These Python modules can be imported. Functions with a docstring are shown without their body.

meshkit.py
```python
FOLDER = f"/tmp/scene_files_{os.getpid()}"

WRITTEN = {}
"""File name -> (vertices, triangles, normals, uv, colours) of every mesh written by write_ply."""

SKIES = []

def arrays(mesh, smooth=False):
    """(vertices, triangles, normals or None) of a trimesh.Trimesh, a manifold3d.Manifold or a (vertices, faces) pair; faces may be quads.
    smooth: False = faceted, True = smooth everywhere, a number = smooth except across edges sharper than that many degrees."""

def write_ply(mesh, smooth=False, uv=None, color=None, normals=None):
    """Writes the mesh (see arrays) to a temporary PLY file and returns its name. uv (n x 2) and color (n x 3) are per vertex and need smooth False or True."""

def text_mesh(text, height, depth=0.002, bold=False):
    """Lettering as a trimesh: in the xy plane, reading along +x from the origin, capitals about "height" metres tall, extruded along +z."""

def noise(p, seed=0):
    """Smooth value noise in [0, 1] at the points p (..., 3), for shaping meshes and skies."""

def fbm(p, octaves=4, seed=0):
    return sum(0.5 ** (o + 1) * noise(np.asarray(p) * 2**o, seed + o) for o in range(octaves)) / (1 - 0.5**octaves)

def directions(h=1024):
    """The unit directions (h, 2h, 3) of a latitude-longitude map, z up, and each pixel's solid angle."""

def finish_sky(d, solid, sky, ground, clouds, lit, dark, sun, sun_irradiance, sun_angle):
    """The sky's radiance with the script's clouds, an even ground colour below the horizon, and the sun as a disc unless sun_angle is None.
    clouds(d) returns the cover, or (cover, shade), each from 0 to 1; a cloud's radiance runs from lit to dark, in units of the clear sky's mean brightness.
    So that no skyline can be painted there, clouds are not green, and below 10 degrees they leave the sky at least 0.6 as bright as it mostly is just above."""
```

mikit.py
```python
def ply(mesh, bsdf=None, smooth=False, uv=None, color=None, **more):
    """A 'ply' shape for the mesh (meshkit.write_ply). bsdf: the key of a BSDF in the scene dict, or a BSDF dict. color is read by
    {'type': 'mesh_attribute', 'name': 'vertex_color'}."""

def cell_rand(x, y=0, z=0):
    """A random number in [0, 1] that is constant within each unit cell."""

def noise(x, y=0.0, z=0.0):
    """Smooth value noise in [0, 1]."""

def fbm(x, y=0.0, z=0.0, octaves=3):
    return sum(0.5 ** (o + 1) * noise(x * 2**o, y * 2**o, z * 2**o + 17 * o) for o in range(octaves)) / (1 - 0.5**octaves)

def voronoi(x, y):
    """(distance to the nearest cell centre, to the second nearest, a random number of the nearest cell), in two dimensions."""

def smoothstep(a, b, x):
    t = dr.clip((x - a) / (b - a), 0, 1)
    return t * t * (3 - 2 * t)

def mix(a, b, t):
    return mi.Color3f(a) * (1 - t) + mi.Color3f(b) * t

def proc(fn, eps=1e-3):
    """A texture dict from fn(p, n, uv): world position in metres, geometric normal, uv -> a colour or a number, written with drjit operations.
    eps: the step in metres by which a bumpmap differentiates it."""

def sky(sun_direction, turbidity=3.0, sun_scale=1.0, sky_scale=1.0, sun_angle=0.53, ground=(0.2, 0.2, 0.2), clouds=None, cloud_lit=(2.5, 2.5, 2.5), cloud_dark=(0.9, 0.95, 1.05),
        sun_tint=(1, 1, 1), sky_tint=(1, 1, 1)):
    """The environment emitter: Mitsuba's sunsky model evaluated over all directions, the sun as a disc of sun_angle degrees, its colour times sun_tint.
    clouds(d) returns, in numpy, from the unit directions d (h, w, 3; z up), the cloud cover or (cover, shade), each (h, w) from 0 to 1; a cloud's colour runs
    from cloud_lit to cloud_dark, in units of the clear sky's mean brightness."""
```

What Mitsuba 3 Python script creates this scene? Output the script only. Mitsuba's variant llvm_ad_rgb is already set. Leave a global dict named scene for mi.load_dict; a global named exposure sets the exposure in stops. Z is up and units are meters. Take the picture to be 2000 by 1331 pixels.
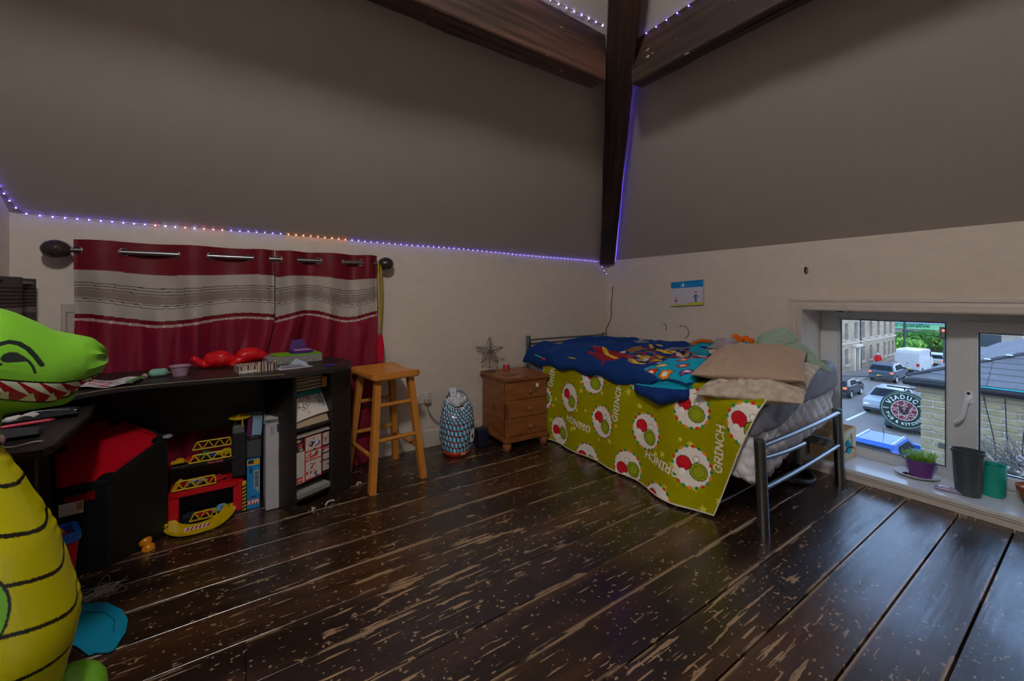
import math, random
import numpy as np, trimesh, shapely, manifold3d as m3
import drjit as dr, mitsuba as mi
import mikit, meshkit
from mikit import proc, noise, fbm, cell_rand, smoothstep, mix
from shapely.geometry import Polygon, Point, LineString, box as sbox, MultiPolygon
from shapely import affinity
T4 = mi.ScalarTransform4f
rng = np.random.default_rng(7); random.seed(7)
scene, labels = {}, {}

# ------------------------------------------------------------------ camera, sky, lamp, exposure
exposure = 0.0
YAW = math.radians(56.15)                 # room axes: x runs along the curtain wall, y along the window wall, z up
scene['camera'] = {'type': 'perspective', 'fov': math.degrees(2 * math.atan(1000 / 798)), 'fov_axis': 'x', 'near_clip': 0.05, 'far_clip': 500.0,
                   'principal_point_offset_y': (665.5 - 580) / 1331,
                   'to_world': T4().look_at(origin=[0, 0, 1.15], target=[math.cos(YAW), math.sin(YAW), 1.15], up=[0, 0, 1])}


def cloud_cover(d):
    p = d / np.maximum(d[..., 2:3] + 0.25, 0.05) * 1.3
    n = meshkit.fbm(np.stack([p[..., 0], p[..., 1], p[..., 2] * 0 + 3.3], -1), 4, 5)
    return np.clip((n - 0.5) * 1.6, 0, 0.3), np.clip(n * 0.6, 0, 1)


scene['sky'] = mikit.sky([-0.5, -0.4, 0.75], turbidity=2.5, sun_scale=0.0, sky_scale=1.0, ground=(0.2, 0.2, 0.2), clouds=cloud_cover,
                         cloud_lit=(1.1, 1.15, 1.25), cloud_dark=(0.7, 0.78, 0.9), sky_tint=(1.10, 1.04, 1.0))
scene['sky']['scale'] = SKY_SCALE = 19.0
LAMP_AT, LAMP_R, LAMP_L = (-0.2, 0.1, 2.74), 0.11, (255.0, 250.0, 248.0)


# ------------------------------------------------------------------ helpers
def lin(h, k=1.0):
    if not isinstance(h, str):
        return np.array(h, float) * k
    h = h.lstrip('#')
    c = np.array([int(h[i:i + 2], 16) / 255 for i in (0, 2, 4)])
    return np.where(c <= 0.04045, c / 12.92, ((c + 0.055) / 1.055) ** 2.4) * k


def cat(*ms):
    out = []
    for m in ms:
        out += list(m) if isinstance(m, (list, tuple)) else [m]
    return trimesh.util.concatenate([tm(m) for m in out])


def tm(m):
    if hasattr(m, 'to_mesh'):
        a = m.to_mesh()
        return trimesh.Trimesh(np.asarray(a.vert_properties)[:, :3], np.asarray(a.tri_verts), process=False)
    return m


def mv(m, t=(0, 0, 0), rz=0.0, rx=0.0, ry=0.0, s=None):
    m = tm(m).copy()
    if s is not None:
        m.apply_scale(s)
    for ang, ax in ((rx, [1, 0, 0]), (ry, [0, 1, 0]), (rz, [0, 0, 1])):
        if ang:
            m.apply_transform(trimesh.transformations.rotation_matrix(math.radians(ang), ax))
    m.apply_translation(t)
    return m


def bx(lo, hi, b=0.0):
    """A box from corner lo to corner hi, its edges chamfered by b."""
    lo, hi = np.minimum(lo, hi).astype(float), np.maximum(lo, hi).astype(float)
    if b <= 0:
        return trimesh.creation.box(bounds=[lo, hi])
    b = min(b, 0.49 * (hi - lo).min())
    pts = []
    for k in range(3):
        l, h = lo + b, hi - b
        l[k], h[k] = lo[k], hi[k]
        pts += [[(l, h)[i][0], (l, h)[j][1], (l, h)[m][2]] for i in (0, 1) for j in (0, 1) for m in (0, 1)]
    return tm(m3.Manifold.hull_points(np.array(pts)))


def hull(pts):
    return tm(m3.Manifold.hull_points(np.array(pts, float)))


def ball(r, n=2, c=(0, 0, 0), s=(1, 1, 1)):
    m = trimesh.creation.icosphere(n, r)
    m.apply_scale(s)
    m.apply_translation(c)
    return m


def cyl(p, q, r, n=16, r2=None):
    p, q = np.array(p, float), np.array(q, float)
    return tube([p, q], [r, r if r2 is None else r2], n)


def frames(p):
    t = np.gradient(p, axis=0)
    t /= np.linalg.norm(t, axis=1, keepdims=True) + 1e-12
    a = np.cross(t[0], [0, 0, 1.0] if abs(t[0][2]) < 0.9 else [1.0, 0, 0])
    a /= np.linalg.norm(a)
    A = [a]
    for i in range(1, len(p)):
        a = A[-1] - t[i] * (A[-1] @ t[i])
        A.append(a / (np.linalg.norm(a) + 1e-12))
    A = np.array(A)
    return t, A, np.cross(t, A)


def tube(pts, r, n=8, closed=False, sq=False):
    p = np.array(pts, float)
    if closed:
        p = np.vstack([p, p[:1]])
    t, a, b = frames(p)
    r = np.broadcast_to(np.asarray(r, float), (len(p),))[:, None, None]
    ang = (np.arange(n) + (0.5 if sq else 0)) * 2 * np.pi / n
    v = p[:, None] + r * (np.cos(ang)[None, :, None] * a[:, None] + np.sin(ang)[None, :, None] * b[:, None])
    i, j = np.meshgrid(np.arange(len(p) - 1), np.arange(n), indexing='ij')
    q = np.stack([i * n + j, i * n + (j + 1) % n, (i + 1) * n + (j + 1) % n, (i + 1) * n + j], -1).reshape(-1, 4)
    f = np.vstack([q[:, [0, 1, 2]], q[:, [0, 2, 3]]])
    v = v.reshape(-1, 3)
    if not closed:
        e = len(v)
        v = np.vstack([v, p[0], p[-1]])
        k = np.arange(n)
        f = np.vstack([f, np.stack([(k + 1) % n, k, k * 0 + e], 1), np.stack([e - 1 - n + 1 + k, e - 1 - n + 1 + (k + 1) % n, k * 0 + e + 1], 1)])
    return trimesh.Trimesh(v, f, process=False)


def smoothpath(pts, n=40):
    from scipy.interpolate import CubicSpline
    p = np.array(pts, float)
    s = np.concatenate([[0], np.cumsum(np.linalg.norm(np.diff(p, axis=0), axis=1))])
    return CubicSpline(s, p)(np.linspace(0, s[-1], n))


def lathe(prof, n=32, c=(0, 0, 0)):
    """Revolve [(radius, z), ...] about z."""
    m = trimesh.creation.revolve(np.array(prof, float), sections=n)
    m.apply_translation(c)
    return m


def prism(poly, d, b=0.0):
    """A polygon (points or shapely) in the xy plane, extruded from z=0 to z=d, its rims chamfered by b."""
    g = poly if hasattr(poly, 'geom_type') else Polygon(poly)
    out = []
    for q in getattr(g, 'geoms', [g]):
        if q.is_empty or q.area < 1e-9:
            continue
        if b > 0:
            cs = lambda s: m3.CrossSection([np.array(r.coords)[:-1] for r in (s.exterior, *s.interiors)], m3.FillRule.EvenOdd)
            inner = q.buffer(-b, join_style=2)
            if not inner.is_empty and inner.geom_type == 'Polygon':
                mid = m3.Manifold.extrude(cs(q), d - 2 * b).translate((0, 0, b))
                low = m3.Manifold.extrude(cs(inner), d)
                out.append(tm(mid + low))
                continue
        out.append(trimesh.creation.extrude_polygon(q, d, engine='earcut'))
    return cat(out)


AX = {'x': np.array([[0, 0, 1, 0], [1, 0, 0, 0], [0, 1, 0, 0], [0, 0, 0, 1.0]]),      # (a,b,d) -> y=a, z=b, x=d
      'y': np.array([[1, 0, 0, 0], [0, 0, 1, 0], [0, 1, 0, 0], [0, 0, 0, 1.0]])}      # (a,b,d) -> x=a, z=b, y=d


def pris(axis, poly, d0, d1, b=0.0):
    m = prism(poly, abs(d1 - d0), b)
    m.apply_transform(AX[axis])
    if np.linalg.det(AX[axis][:3, :3]) < 0:
        m.invert()
    m.apply_translation([min(d0, d1) if axis == 'x' else 0, min(d0, d1) if axis == 'y' else 0, 0])
    return m


def rrect(x0, y0, x1, y1, r, n=6):
    return sbox(x0 + r, y0 + r, x1 - r, y1 - r).buffer(r, quad_segs=n)


def grid(fn, nu, nv):
    """A sheet fn(u, v) -> (x, y, z) over the unit square; returns (mesh, u, v)."""
    u, v = np.meshgrid(np.linspace(0, 1, nu), np.linspace(0, 1, nv), indexing='ij')
    p = np.stack(np.broadcast_arrays(*fn(u, v)), -1).reshape(-1, 3)
    i, j = np.meshgrid(np.arange(nu - 1), np.arange(nv - 1), indexing='ij')
    q = np.stack([i * nv + j, (i + 1) * nv + j, (i + 1) * nv + j + 1, i * nv + j + 1], -1).reshape(-1, 4)
    return trimesh.Trimesh(p, np.vstack([q[:, [0, 1, 2]], q[:, [0, 2, 3]]]), process=False), u.ravel(), v.ravel()


def thick(sheet, d):
    """Give a grid sheet the thickness d (to its back)."""
    n = sheet.vertex_normals
    k = len(sheet.vertices)
    edges = sheet.edges[trimesh.grouping.group_rows(sheet.edges_sorted, require_count=1)]
    f2 = sheet.faces[:, ::-1] + k
    side = np.vstack([np.stack([edges[:, 1], edges[:, 0], edges[:, 0] + k], 1), np.stack([edges[:, 1], edges[:, 0] + k, edges[:, 1] + k], 1)])
    return trimesh.Trimesh(np.vstack([sheet.vertices, sheet.vertices - n * d]), np.vstack([sheet.faces, f2, side]), process=False)


def blob(bones, edge=0.012, it=12, seg=20):
    """One continuous skin over hulls of spheres: bones = [((p, r), (q, r)), ...]."""
    acc = m3.Manifold()
    for chain in bones:
        acc += m3.Manifold.batch_hull([m3.Manifold.sphere(r, seg).translate(tuple(map(float, p))) for p, r in chain])
    m = tm(acc.refine_to_length(edge))
    m.merge_vertices()
    trimesh.smoothing.filter_taubin(m, iterations=it)
    return m


def paint(xy, base, layers):
    """Colours of flat print at the points xy: the last layer that covers a point wins."""
    col = np.tile(lin(base), (len(xy), 1))
    for geom, c in layers:
        x0, y0, x1, y1 = geom.bounds
        k = np.nonzero((xy[:, 0] >= x0) & (xy[:, 0] <= x1) & (xy[:, 1] >= y0) & (xy[:, 1] <= y1))[0]
        if len(k):
            k = k[shapely.contains_xy(geom, xy[k, 0], xy[k, 1])]
            col[k] = lin(c)
    return col


def text_shape(s, h, bold=False):
    m = meshkit.text_mesh(s, h, 0.01, bold)
    f = m.faces[m.face_normals[:, 2] > 0.9]
    return shapely.union_all(shapely.polygons(m.vertices[f][:, :, :2])).buffer(1e-5)


def ell(cx, cy, rx, ry, rot=0, n=24):
    return affinity.translate(affinity.rotate(affinity.scale(Point(0, 0).buffer(1, quad_segs=n), rx, ry), rot), cx, cy)


def star(cx, cy, r, rot=90, k=0.42, n=5):
    a = np.radians(rot + np.arange(2 * n) * 180 / n)
    rr = np.where(np.arange(2 * n) % 2 == 0, r, r * k)
    return Polygon(np.stack([cx + rr * np.cos(a), cy + rr * np.sin(a)], 1))


def bsdf(name, **k):
    two, bump = k.pop('two', True), k.pop('bump', None)
    d = {'type': 'principled', **{a: ({'type': 'rgb', 'value': list(map(float, b))} if isinstance(b, (tuple, list, np.ndarray)) else b) for a, b in k.items()}}
    if bump is not None:
        d = {'type': 'bumpmap', 'nested': d, 'arbitrary': bump[0], 'scale': bump[1]}
    scene[name] = {'type': 'twosided', 'nested': d} if two else d


VC = {'type': 'mesh_attribute', 'name': 'vertex_color'}
bsdf('mat_matte', base_color=VC, roughness=0.85, specular=0.2)
bsdf('mat_cloth', base_color=VC, roughness=0.95, specular=0.1, sheen=0.4)
bsdf('mat_satin', base_color=VC, roughness=0.45, specular=0.45)
bsdf('mat_gloss', base_color=VC, roughness=0.2, specular=0.5)
bsdf('mat_vinyl', base_color=VC, roughness=0.32, specular=0.5)
bsdf('mat_metal', base_color=VC, roughness=0.3, metallic=1.0)
bsdf('mat_satincloth', base_color=VC, roughness=0.55, specular=0.25, sheen=0.4)
scene['mat_glass'] = {'type': 'thindielectric', 'int_ior': 1.5}
scene['mat_clear'] = {'type': 'twosided', 'nested': {'type': 'principled', 'base_color': VC, 'roughness': 0.25, 'specular': 0.5}}
COUNT = {}


def numbered(name):
    COUNT[name] = COUNT.get(name, -1) + 1
    return name if COUNT[name] == 0 else f'{name}_{COUNT[name]:03d}'


def thing(name, label, category, group=None):
    key = numbered(name)
    labels[key] = {'label': label, 'category': category, **({'group': group} if group else {})}
    return key


def shape(mesh, col='#808080', mat='satin', smooth=35, **more):
    """A ply dict: vertex-coloured unless mat names one of the scene's own materials. col may be a function of the vertices."""
    m = tm(mesh)
    uv = more.pop('uv', None)
    if mat in ('matte', 'cloth', 'satin', 'gloss', 'vinyl', 'metal', 'satincloth'):
        if smooth not in (True, False) and smooth is not None:
            m = trimesh.graph.smooth_shade(trimesh.Trimesh(m.vertices, m.faces, process=False), angle=math.radians(smooth), facet_minarea=None)
            smooth = True
        v = np.array(m.vertices)
        c = col(v) if callable(col) else (col if isinstance(col, np.ndarray) and col.ndim == 2 else np.tile(lin(col), (len(v), 1)))
        return mikit.ply(m, 'mat_' + mat, smooth=smooth, color=c, **more)
    return mikit.ply(m, mat, smooth=smooth, uv=uv, **more)


def part(parent, name, mesh, col='#808080', mat='satin', smooth=35, label=None, kind=None, **more):
    key = numbered(parent + '__' + name)
    scene[key] = shape(mesh, col, mat, smooth, **more)
    d = {**({'label': label} if label else {}), **({'kind': kind} if kind else {})}
    if d:
        labels[key] = d
    return key


def single(name, label, category, mesh, col='#808080', mat='satin', smooth=35, group=None, kind=None, **more):
    key = thing(name, label, category, group)
    if kind:
        labels[key]['kind'] = kind
    scene[key] = shape(mesh, col, mat, smooth, **more)
    return key


def struct(key, mesh=None, label=None, col='#808080', mat='satin', smooth=False, **more):
    labels[key] = {'kind': 'structure', **({'label': label} if label else {})}
    if mesh is not None:
        scene[key] = shape(mesh, col, mat, smooth, **more)
    return key


def blend(a, b, t):
    return lin(a) * (1 - t[:, None]) + lin(b) * t[:, None]
# ------------------------------------------------------------------ procedural materials of the room
def floor_col(p, n, uv):
    u, v = uv.x, uv.y                      # metres along the board, metres from the board's near edge
    x, y = p.x, p.y
    tone = fbm(u * 1.7, v * 9.0, 0.0, 3)
    grain = fbm(u * 4.0, v * 160.0, 2.0, 3)
    base = mix((0.013, 0.007, 0.004), (0.050, 0.021, 0.009), smoothstep(0.3, 0.85, tone))
    base = base * (0.72 + 0.5 * grain)
    e = dr.minimum(v, 0.19 - v)
    big = fbm(x * 1.1 + 3.0, y * 1.3, 7.0, 3)
    left = smoothstep(2.0, 0.3, x)         # the boards are most worn towards the desk
    streak = fbm(u * 7.0, v * 85.0, 5.0, 4)
    cut = 0.80 - 0.15 * smoothstep(0.45, 0.75, big) - 0.03 * left
    wear = smoothstep(cut, cut + 0.025, streak)
    edge = smoothstep(0.55, 0.63, fbm(u * 6.0, v * 30.0, 9.0, 4) + 0.22 * smoothstep(0.45, 0.65, fbm(u * 1.3, y * 2.0, 4.0, 2)) - 0.05) * smoothstep(0.016, 0.004, e)
    speck = smoothstep(0.825, 0.85, fbm(x * 60.0, y * 85.0, 1.0, 2) + 0.07 * big - 0.05 * smoothstep(1.9, 2.6, x))
    m = dr.maximum(dr.maximum(wear, edge * 0.9), speck * 0.9)
    bare = mix((0.17, 0.105, 0.058), (0.30, 0.205, 0.125), grain)
    return mix(base, bare, m)


def floor_rough(p, n, uv):
    u, v = uv.x, uv.y
    return 0.13 + 0.14 * fbm(u * 5.0, v * 70.0, 5.0, 3) + 0.16 * fbm(p.x * 5, p.y * 5, 2.0, 2)


def floor_bump(p, n, uv):
    return fbm(uv.x * 5.0, uv.y * 140.0, 2.0, 3) * 0.6 + fbm(p.x * 9, p.y * 9, 1.0, 2) * 1.2


bsdf('mat_floor', base_color=proc(floor_col), roughness=proc(floor_rough), eta=1.85, bump=(proc(floor_bump, 2e-3), 0.0005))


def plaster_col(p, n, uv):
    a = fbm(p.x * 1.3 + p.z, p.y * 1.3, p.z * 1.3, 3)
    b = fbm(p.x * 22, p.y * 22, p.z * 22, 2)
    c = mix((0.50, 0.43, 0.365), (0.56, 0.49, 0.425), a) * (0.96 + 0.08 * b)
    low = smoothstep(0.62, 0.80, fbm(p.x * 9, p.y * 9, p.z * 9, 3)) * smoothstep(0.6, 0.1, p.z)
    return mix(c, (0.40, 0.34, 0.27), low * 0.6)


def plaster_bump(p, n, uv):
    return fbm(p.x * 7, p.y * 7, p.z * 7, 3) + 0.15 * fbm(p.x * 90, p.y * 90, p.z * 90, 2)


bsdf('mat_plaster', base_color=proc(plaster_col), roughness=0.8, specular=0.25)


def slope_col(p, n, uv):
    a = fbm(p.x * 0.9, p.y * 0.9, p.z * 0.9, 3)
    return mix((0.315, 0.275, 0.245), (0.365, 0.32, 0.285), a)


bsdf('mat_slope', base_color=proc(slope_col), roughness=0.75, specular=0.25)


def beam_col(p, n, uv):
    g = fbm(uv.x * 3.0, uv.y * 60.0, 3.0, 4)
    k = fbm(uv.x * 1.2, uv.y * 5.0, 8.0, 3)
    c = mix((0.016, 0.009, 0.006), (0.085, 0.038, 0.024), smoothstep(0.3, 0.8, 0.6 * k + 0.4 * g))
    chip = smoothstep(0.84, 0.87, fbm(uv.x * 18.0, uv.y * 30.0, 6.0, 3))
    return mix(c, (0.3, 0.22, 0.15), chip * 0.8)


def beam_bump(p, n, uv):
    return fbm(uv.x * 3.0, uv.y * 60.0, 3.0, 4)


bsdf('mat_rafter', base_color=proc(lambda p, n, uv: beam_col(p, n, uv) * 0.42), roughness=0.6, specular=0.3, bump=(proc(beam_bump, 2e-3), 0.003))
bsdf('mat_beam', base_color=proc(beam_col), roughness=0.6, specular=0.35, bump=(proc(beam_bump, 2e-3), 0.003))


def pine_col(p, n, uv):
    g = fbm(p.x * 3.5 + p.y * 3.5, p.z * 60.0, p.x * 60 + p.y * 60, 3)
    w = noise(p.x * 5 + p.y * 5, p.z * 2.2, 1.0)
    ring = 0.5 + 0.5 * dr.sin(60 * p.z + 9 * w)
    knot = smoothstep(0.8, 0.86, noise(p.x * 11, p.y * 11, p.z * 7))
    c = mix((0.145, 0.045, 0.012), (0.235, 0.083, 0.023), 0.5 * g + 0.35 * ring)
    return mix(c, (0.06, 0.02, 0.01), knot * 0.7)


bsdf('mat_pine', base_color=proc(pine_col), roughness=0.38, specular=0.45)


def stool_col(p, n, uv):
    g = fbm(p.x * 50, p.y * 50, p.z * 5, 3)
    b = fbm(p.x * 4, p.y * 4, p.z * 2, 2)
    return mix((0.37, 0.130, 0.018), (0.50, 0.205, 0.036), 0.6 * g + 0.4 * b)


bsdf('mat_stool', base_color=proc(stool_col), roughness=0.35, specular=0.45)


def road_col(p, n, uv):
    a = fbm(p.x * 0.35, p.y * 0.8, 1.0, 4)
    b = fbm(p.x * 9, p.y * 9, 2.0, 2)
    return mix((0.17, 0.152, 0.135), (0.24, 0.215, 0.19), 0.7 * a + 0.3 * b)


bsdf('mat_road', base_color=proc(road_col), roughness=0.75, specular=0.3)


def stone_col(p, n, uv):
    r = dr.floor(p.z / 0.32)
    c = cell_rand(dr.floor((p.x + p.y) / 0.7 + r * 0.37), r, 1)
    a = fbm(p.x * 0.6, p.z * 0.9, 1.0, 3)
    jx = (p.x + p.y) / 0.7 + r * 0.37
    joint = dr.minimum(jx - dr.floor(jx), 1 - (jx - dr.floor(jx))) * 0.7
    jz = p.z / 0.32
    jj = dr.minimum(joint, dr.minimum(jz - dr.floor(jz), 1 - (jz - dr.floor(jz))) * 0.32)
    col = mix((0.29, 0.215, 0.145), (0.45, 0.355, 0.26), 0.5 * c + 0.5 * a)
    return mix(col, (0.2, 0.18, 0.15), smoothstep(0.03, 0.0, jj) * 0.7)


bsdf('mat_stone', base_color=proc(stone_col), roughness=0.9, specular=0.15)


def slate_col(p, n, uv):
    return mix((0.12, 0.12, 0.13), (0.2, 0.2, 0.21), fbm(p.x * 3, p.y * 3, p.z * 3, 3) * 0.7 + 0.3 * cell_rand(dr.floor(p.y / 0.42), dr.floor(p.z / 0.11), 3))


bsdf('mat_slate', base_color=proc(slate_col), roughness=0.85, specular=0.15)


def brickface_col(p, n, uv):
    c = cell_rand(dr.floor(p.y / 0.18 + 0.3), dr.floor(p.z / 0.122), 5)
    a = fbm(p.y * 14, p.z * 24, p.x * 9, 3)
    return mix((0.22, 0.18, 0.105), (0.42, 0.345, 0.215), 0.45 * c + 0.6 * a)


bsdf('mat_brick', base_color=proc(brickface_col), roughness=0.9, specular=0.15)
bsdf('mat_black_wood', base_color=proc(lambda p, n, uv: mix((0.006, 0.005, 0.005), (0.017, 0.013, 0.012), fbm(p.x * 4 + p.z * 30, p.y * 40, p.z * 40, 3))), roughness=0.42, specular=0.45)

# ------------------------------------------------------------------ room shell
K, ZW, XR, YB, XL = 0.71, 1.52, 3.18, 2.97, -0.91        # roof pitch, knee-wall height, the walls' planes
ZR = ZW + K * YB
struct('wall_back', bx((XL, YB, -0.02), (XR + 0.35, YB + 0.3, ZW + 0.09)), 'cream plastered knee wall behind the curtain and the desk', mat='mat_plaster')
opening = Polygon([(-0.13, 0.0), (1.2, 0.0), (1.2, 1.06), (-0.13, 1.06)])
wr = Polygon([(-YB - 0.3, -0.02), (YB + 0.0, -0.02), (YB + 0.0, ZW + 0.05), (-YB - 0.3, ZW + 0.05)]).difference(opening)
struct('wall_right', pris('x', wr, XR, XR + 0.35), 'cream plastered knee wall around the low window', mat='mat_plaster')
gable = Polygon([(-YB, -0.02), (YB, -0.02), (YB, ZW + 0.15), (0, ZR + 0.15), (-YB, ZW + 0.15)])
struct('wall_left', pris('x', gable, XL - 0.3, XL), 'cream plastered gable wall', mat='mat_plaster')
struct('wall_front', bx((XL, -YB - 0.3, -0.02), (XR + 0.35, -YB, ZW + 0.05)), 'cream plastered wall behind the viewer', mat='mat_plaster')


def slab(pts, up):
    """A roof slab: the flat polygon pts seen from inside, thickened upwards."""
    return hull(np.vstack([np.array(pts, float), np.array(pts, float) + np.array(up)]))


hx = XR - YB
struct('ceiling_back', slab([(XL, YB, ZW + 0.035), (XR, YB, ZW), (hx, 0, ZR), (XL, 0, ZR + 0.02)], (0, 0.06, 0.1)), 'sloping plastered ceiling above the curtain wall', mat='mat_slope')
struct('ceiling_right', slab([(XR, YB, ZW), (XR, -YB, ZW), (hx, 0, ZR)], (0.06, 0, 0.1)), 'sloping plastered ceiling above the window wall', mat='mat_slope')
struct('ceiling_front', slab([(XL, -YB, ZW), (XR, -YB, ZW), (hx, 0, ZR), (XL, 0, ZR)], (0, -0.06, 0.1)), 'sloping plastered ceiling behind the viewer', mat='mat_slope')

# floor boards, each its own piece
struct('floor', bx((XL, -YB, -0.12), (XR + 0.05, YB, -0.026)), 'dark sub floor under the boards', col='#0a0806', mat='matte')
edges = [0.292, 0.477, 0.676, 0.865, 1.055, 1.248, 1.438, 1.63, 1.825, 2.02, 2.22, 2.41, 2.60, 2.79, YB]
edges = [0.292 - 0.19 * k for k in range(8, 0, -1)] + edges
for k, (a, b) in enumerate(zip(edges[:-1], edges[1:])):
    gap = 0.0035 if b < 0.95 else 0.0012
    cuts = sorted({XL + 0.002, XR} | set(np.round(rng.uniform(-0.4, 2.6, 1), 3))) if 0.9 < a and k % 3 else [XL + 0.002, XR]
    if 1.4 < a < 1.6:
        cuts = [XL + 0.002, 0.02, XR]
    for x0, x1 in zip(cuts[:-1], cuts[1:]):
        dz = float(rng.uniform(-0.0015, 0.0005))
        m = bx((x0 + 0.0008, a + gap, -0.025), (x1 - 0.0008, b - gap, dz), 0.001)
        off = float(rng.uniform(0, 40))
        m = trimesh.graph.smooth_shade(m, angle=0.2, facet_minarea=None)
        uv = np.stack([m.vertices[:, 0] + off, (m.vertices[:, 1] - a) * 0.19 / (b - a)], 1)
        scene[numbered('floor__plank')] = mikit.ply(m, 'mat_floor', smooth=True, uv=uv)

# skirting boards
bb = Polygon([(0, 0), (0.02, 0), (0.02, 0.11), (0.014, 0.125), (0.008, 0.132), (0.006, 0.15), (0, 0.15)])
m = prism(bb, 4.05)
m.apply_transform(np.array([[0, 0, 1, XL], [-1, 0, 0, YB], [0, 1, 0, 0.0], [0, 0, 0, 1]]))
struct('baseboard_back', m, 'white painted skirting board along the curtain wall', '#b9aea2', 'satin', smooth=30)
m = prism(bb, YB - 1.24)
m.apply_transform(np.array([[-1, 0, 0, XR], [0, 0, 1, 1.24], [0, 1, 0, 0.0], [0, 0, 0, 1]]))
m.invert()
struct('baseboard_right', m, 'white painted skirting board behind the bed', '#b9aea2', 'satin', smooth=30)


# ------------------------------------------------------------------ old roof timbers
def timber(key, label, p, q, w, h, up):
    """A hewn beam from p to q (centre of its cross section), w wide, h high, with uv along the grain."""
    p, q, up = (np.array(a, float) for a in (p, q, up))
    t = (q - p) / np.linalg.norm(q - p)
    side = np.cross(t, up); side /= np.linalg.norm(side)
    up = np.cross(side, t)
    L = np.linalg.norm(q - p)
    m = bx((0, -w / 2, -h / 2), (L, w / 2, h / 2), 0.006)
    m = m.subdivide_to_size(0.12)
    v = m.vertices.copy()
    v[:, 1:] += 0.010 * (meshkit.fbm(np.stack([v[:, 0] * 3, np.sign(v[:, 1]) * 5, np.sign(v[:, 2]) * 5 + 11], 1), 3, 2)[:, None] - 0.5) * np.sign(v[:, 1:])
    m = trimesh.graph.smooth_shade(trimesh.Trimesh(v, m.faces, process=False), angle=0.5, facet_minarea=None)
    v = np.array(m.vertices)
    uv = np.stack([v[:, 0], v[:, 1] + v[:, 2] * 1.0 + len(key)], 1)
    w3 = p + v[:, :1] * t + v[:, 1:2] * side + v[:, 2:3] * up
    labels[key] = {'kind': 'structure', 'label': label}
    scene[key] = mikit.ply(trimesh.Trimesh(w3, m.faces, process=False), 'mat_rafter' if key == 'beam_hip' else 'mat_beam', smooth=True, uv=uv)


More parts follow.
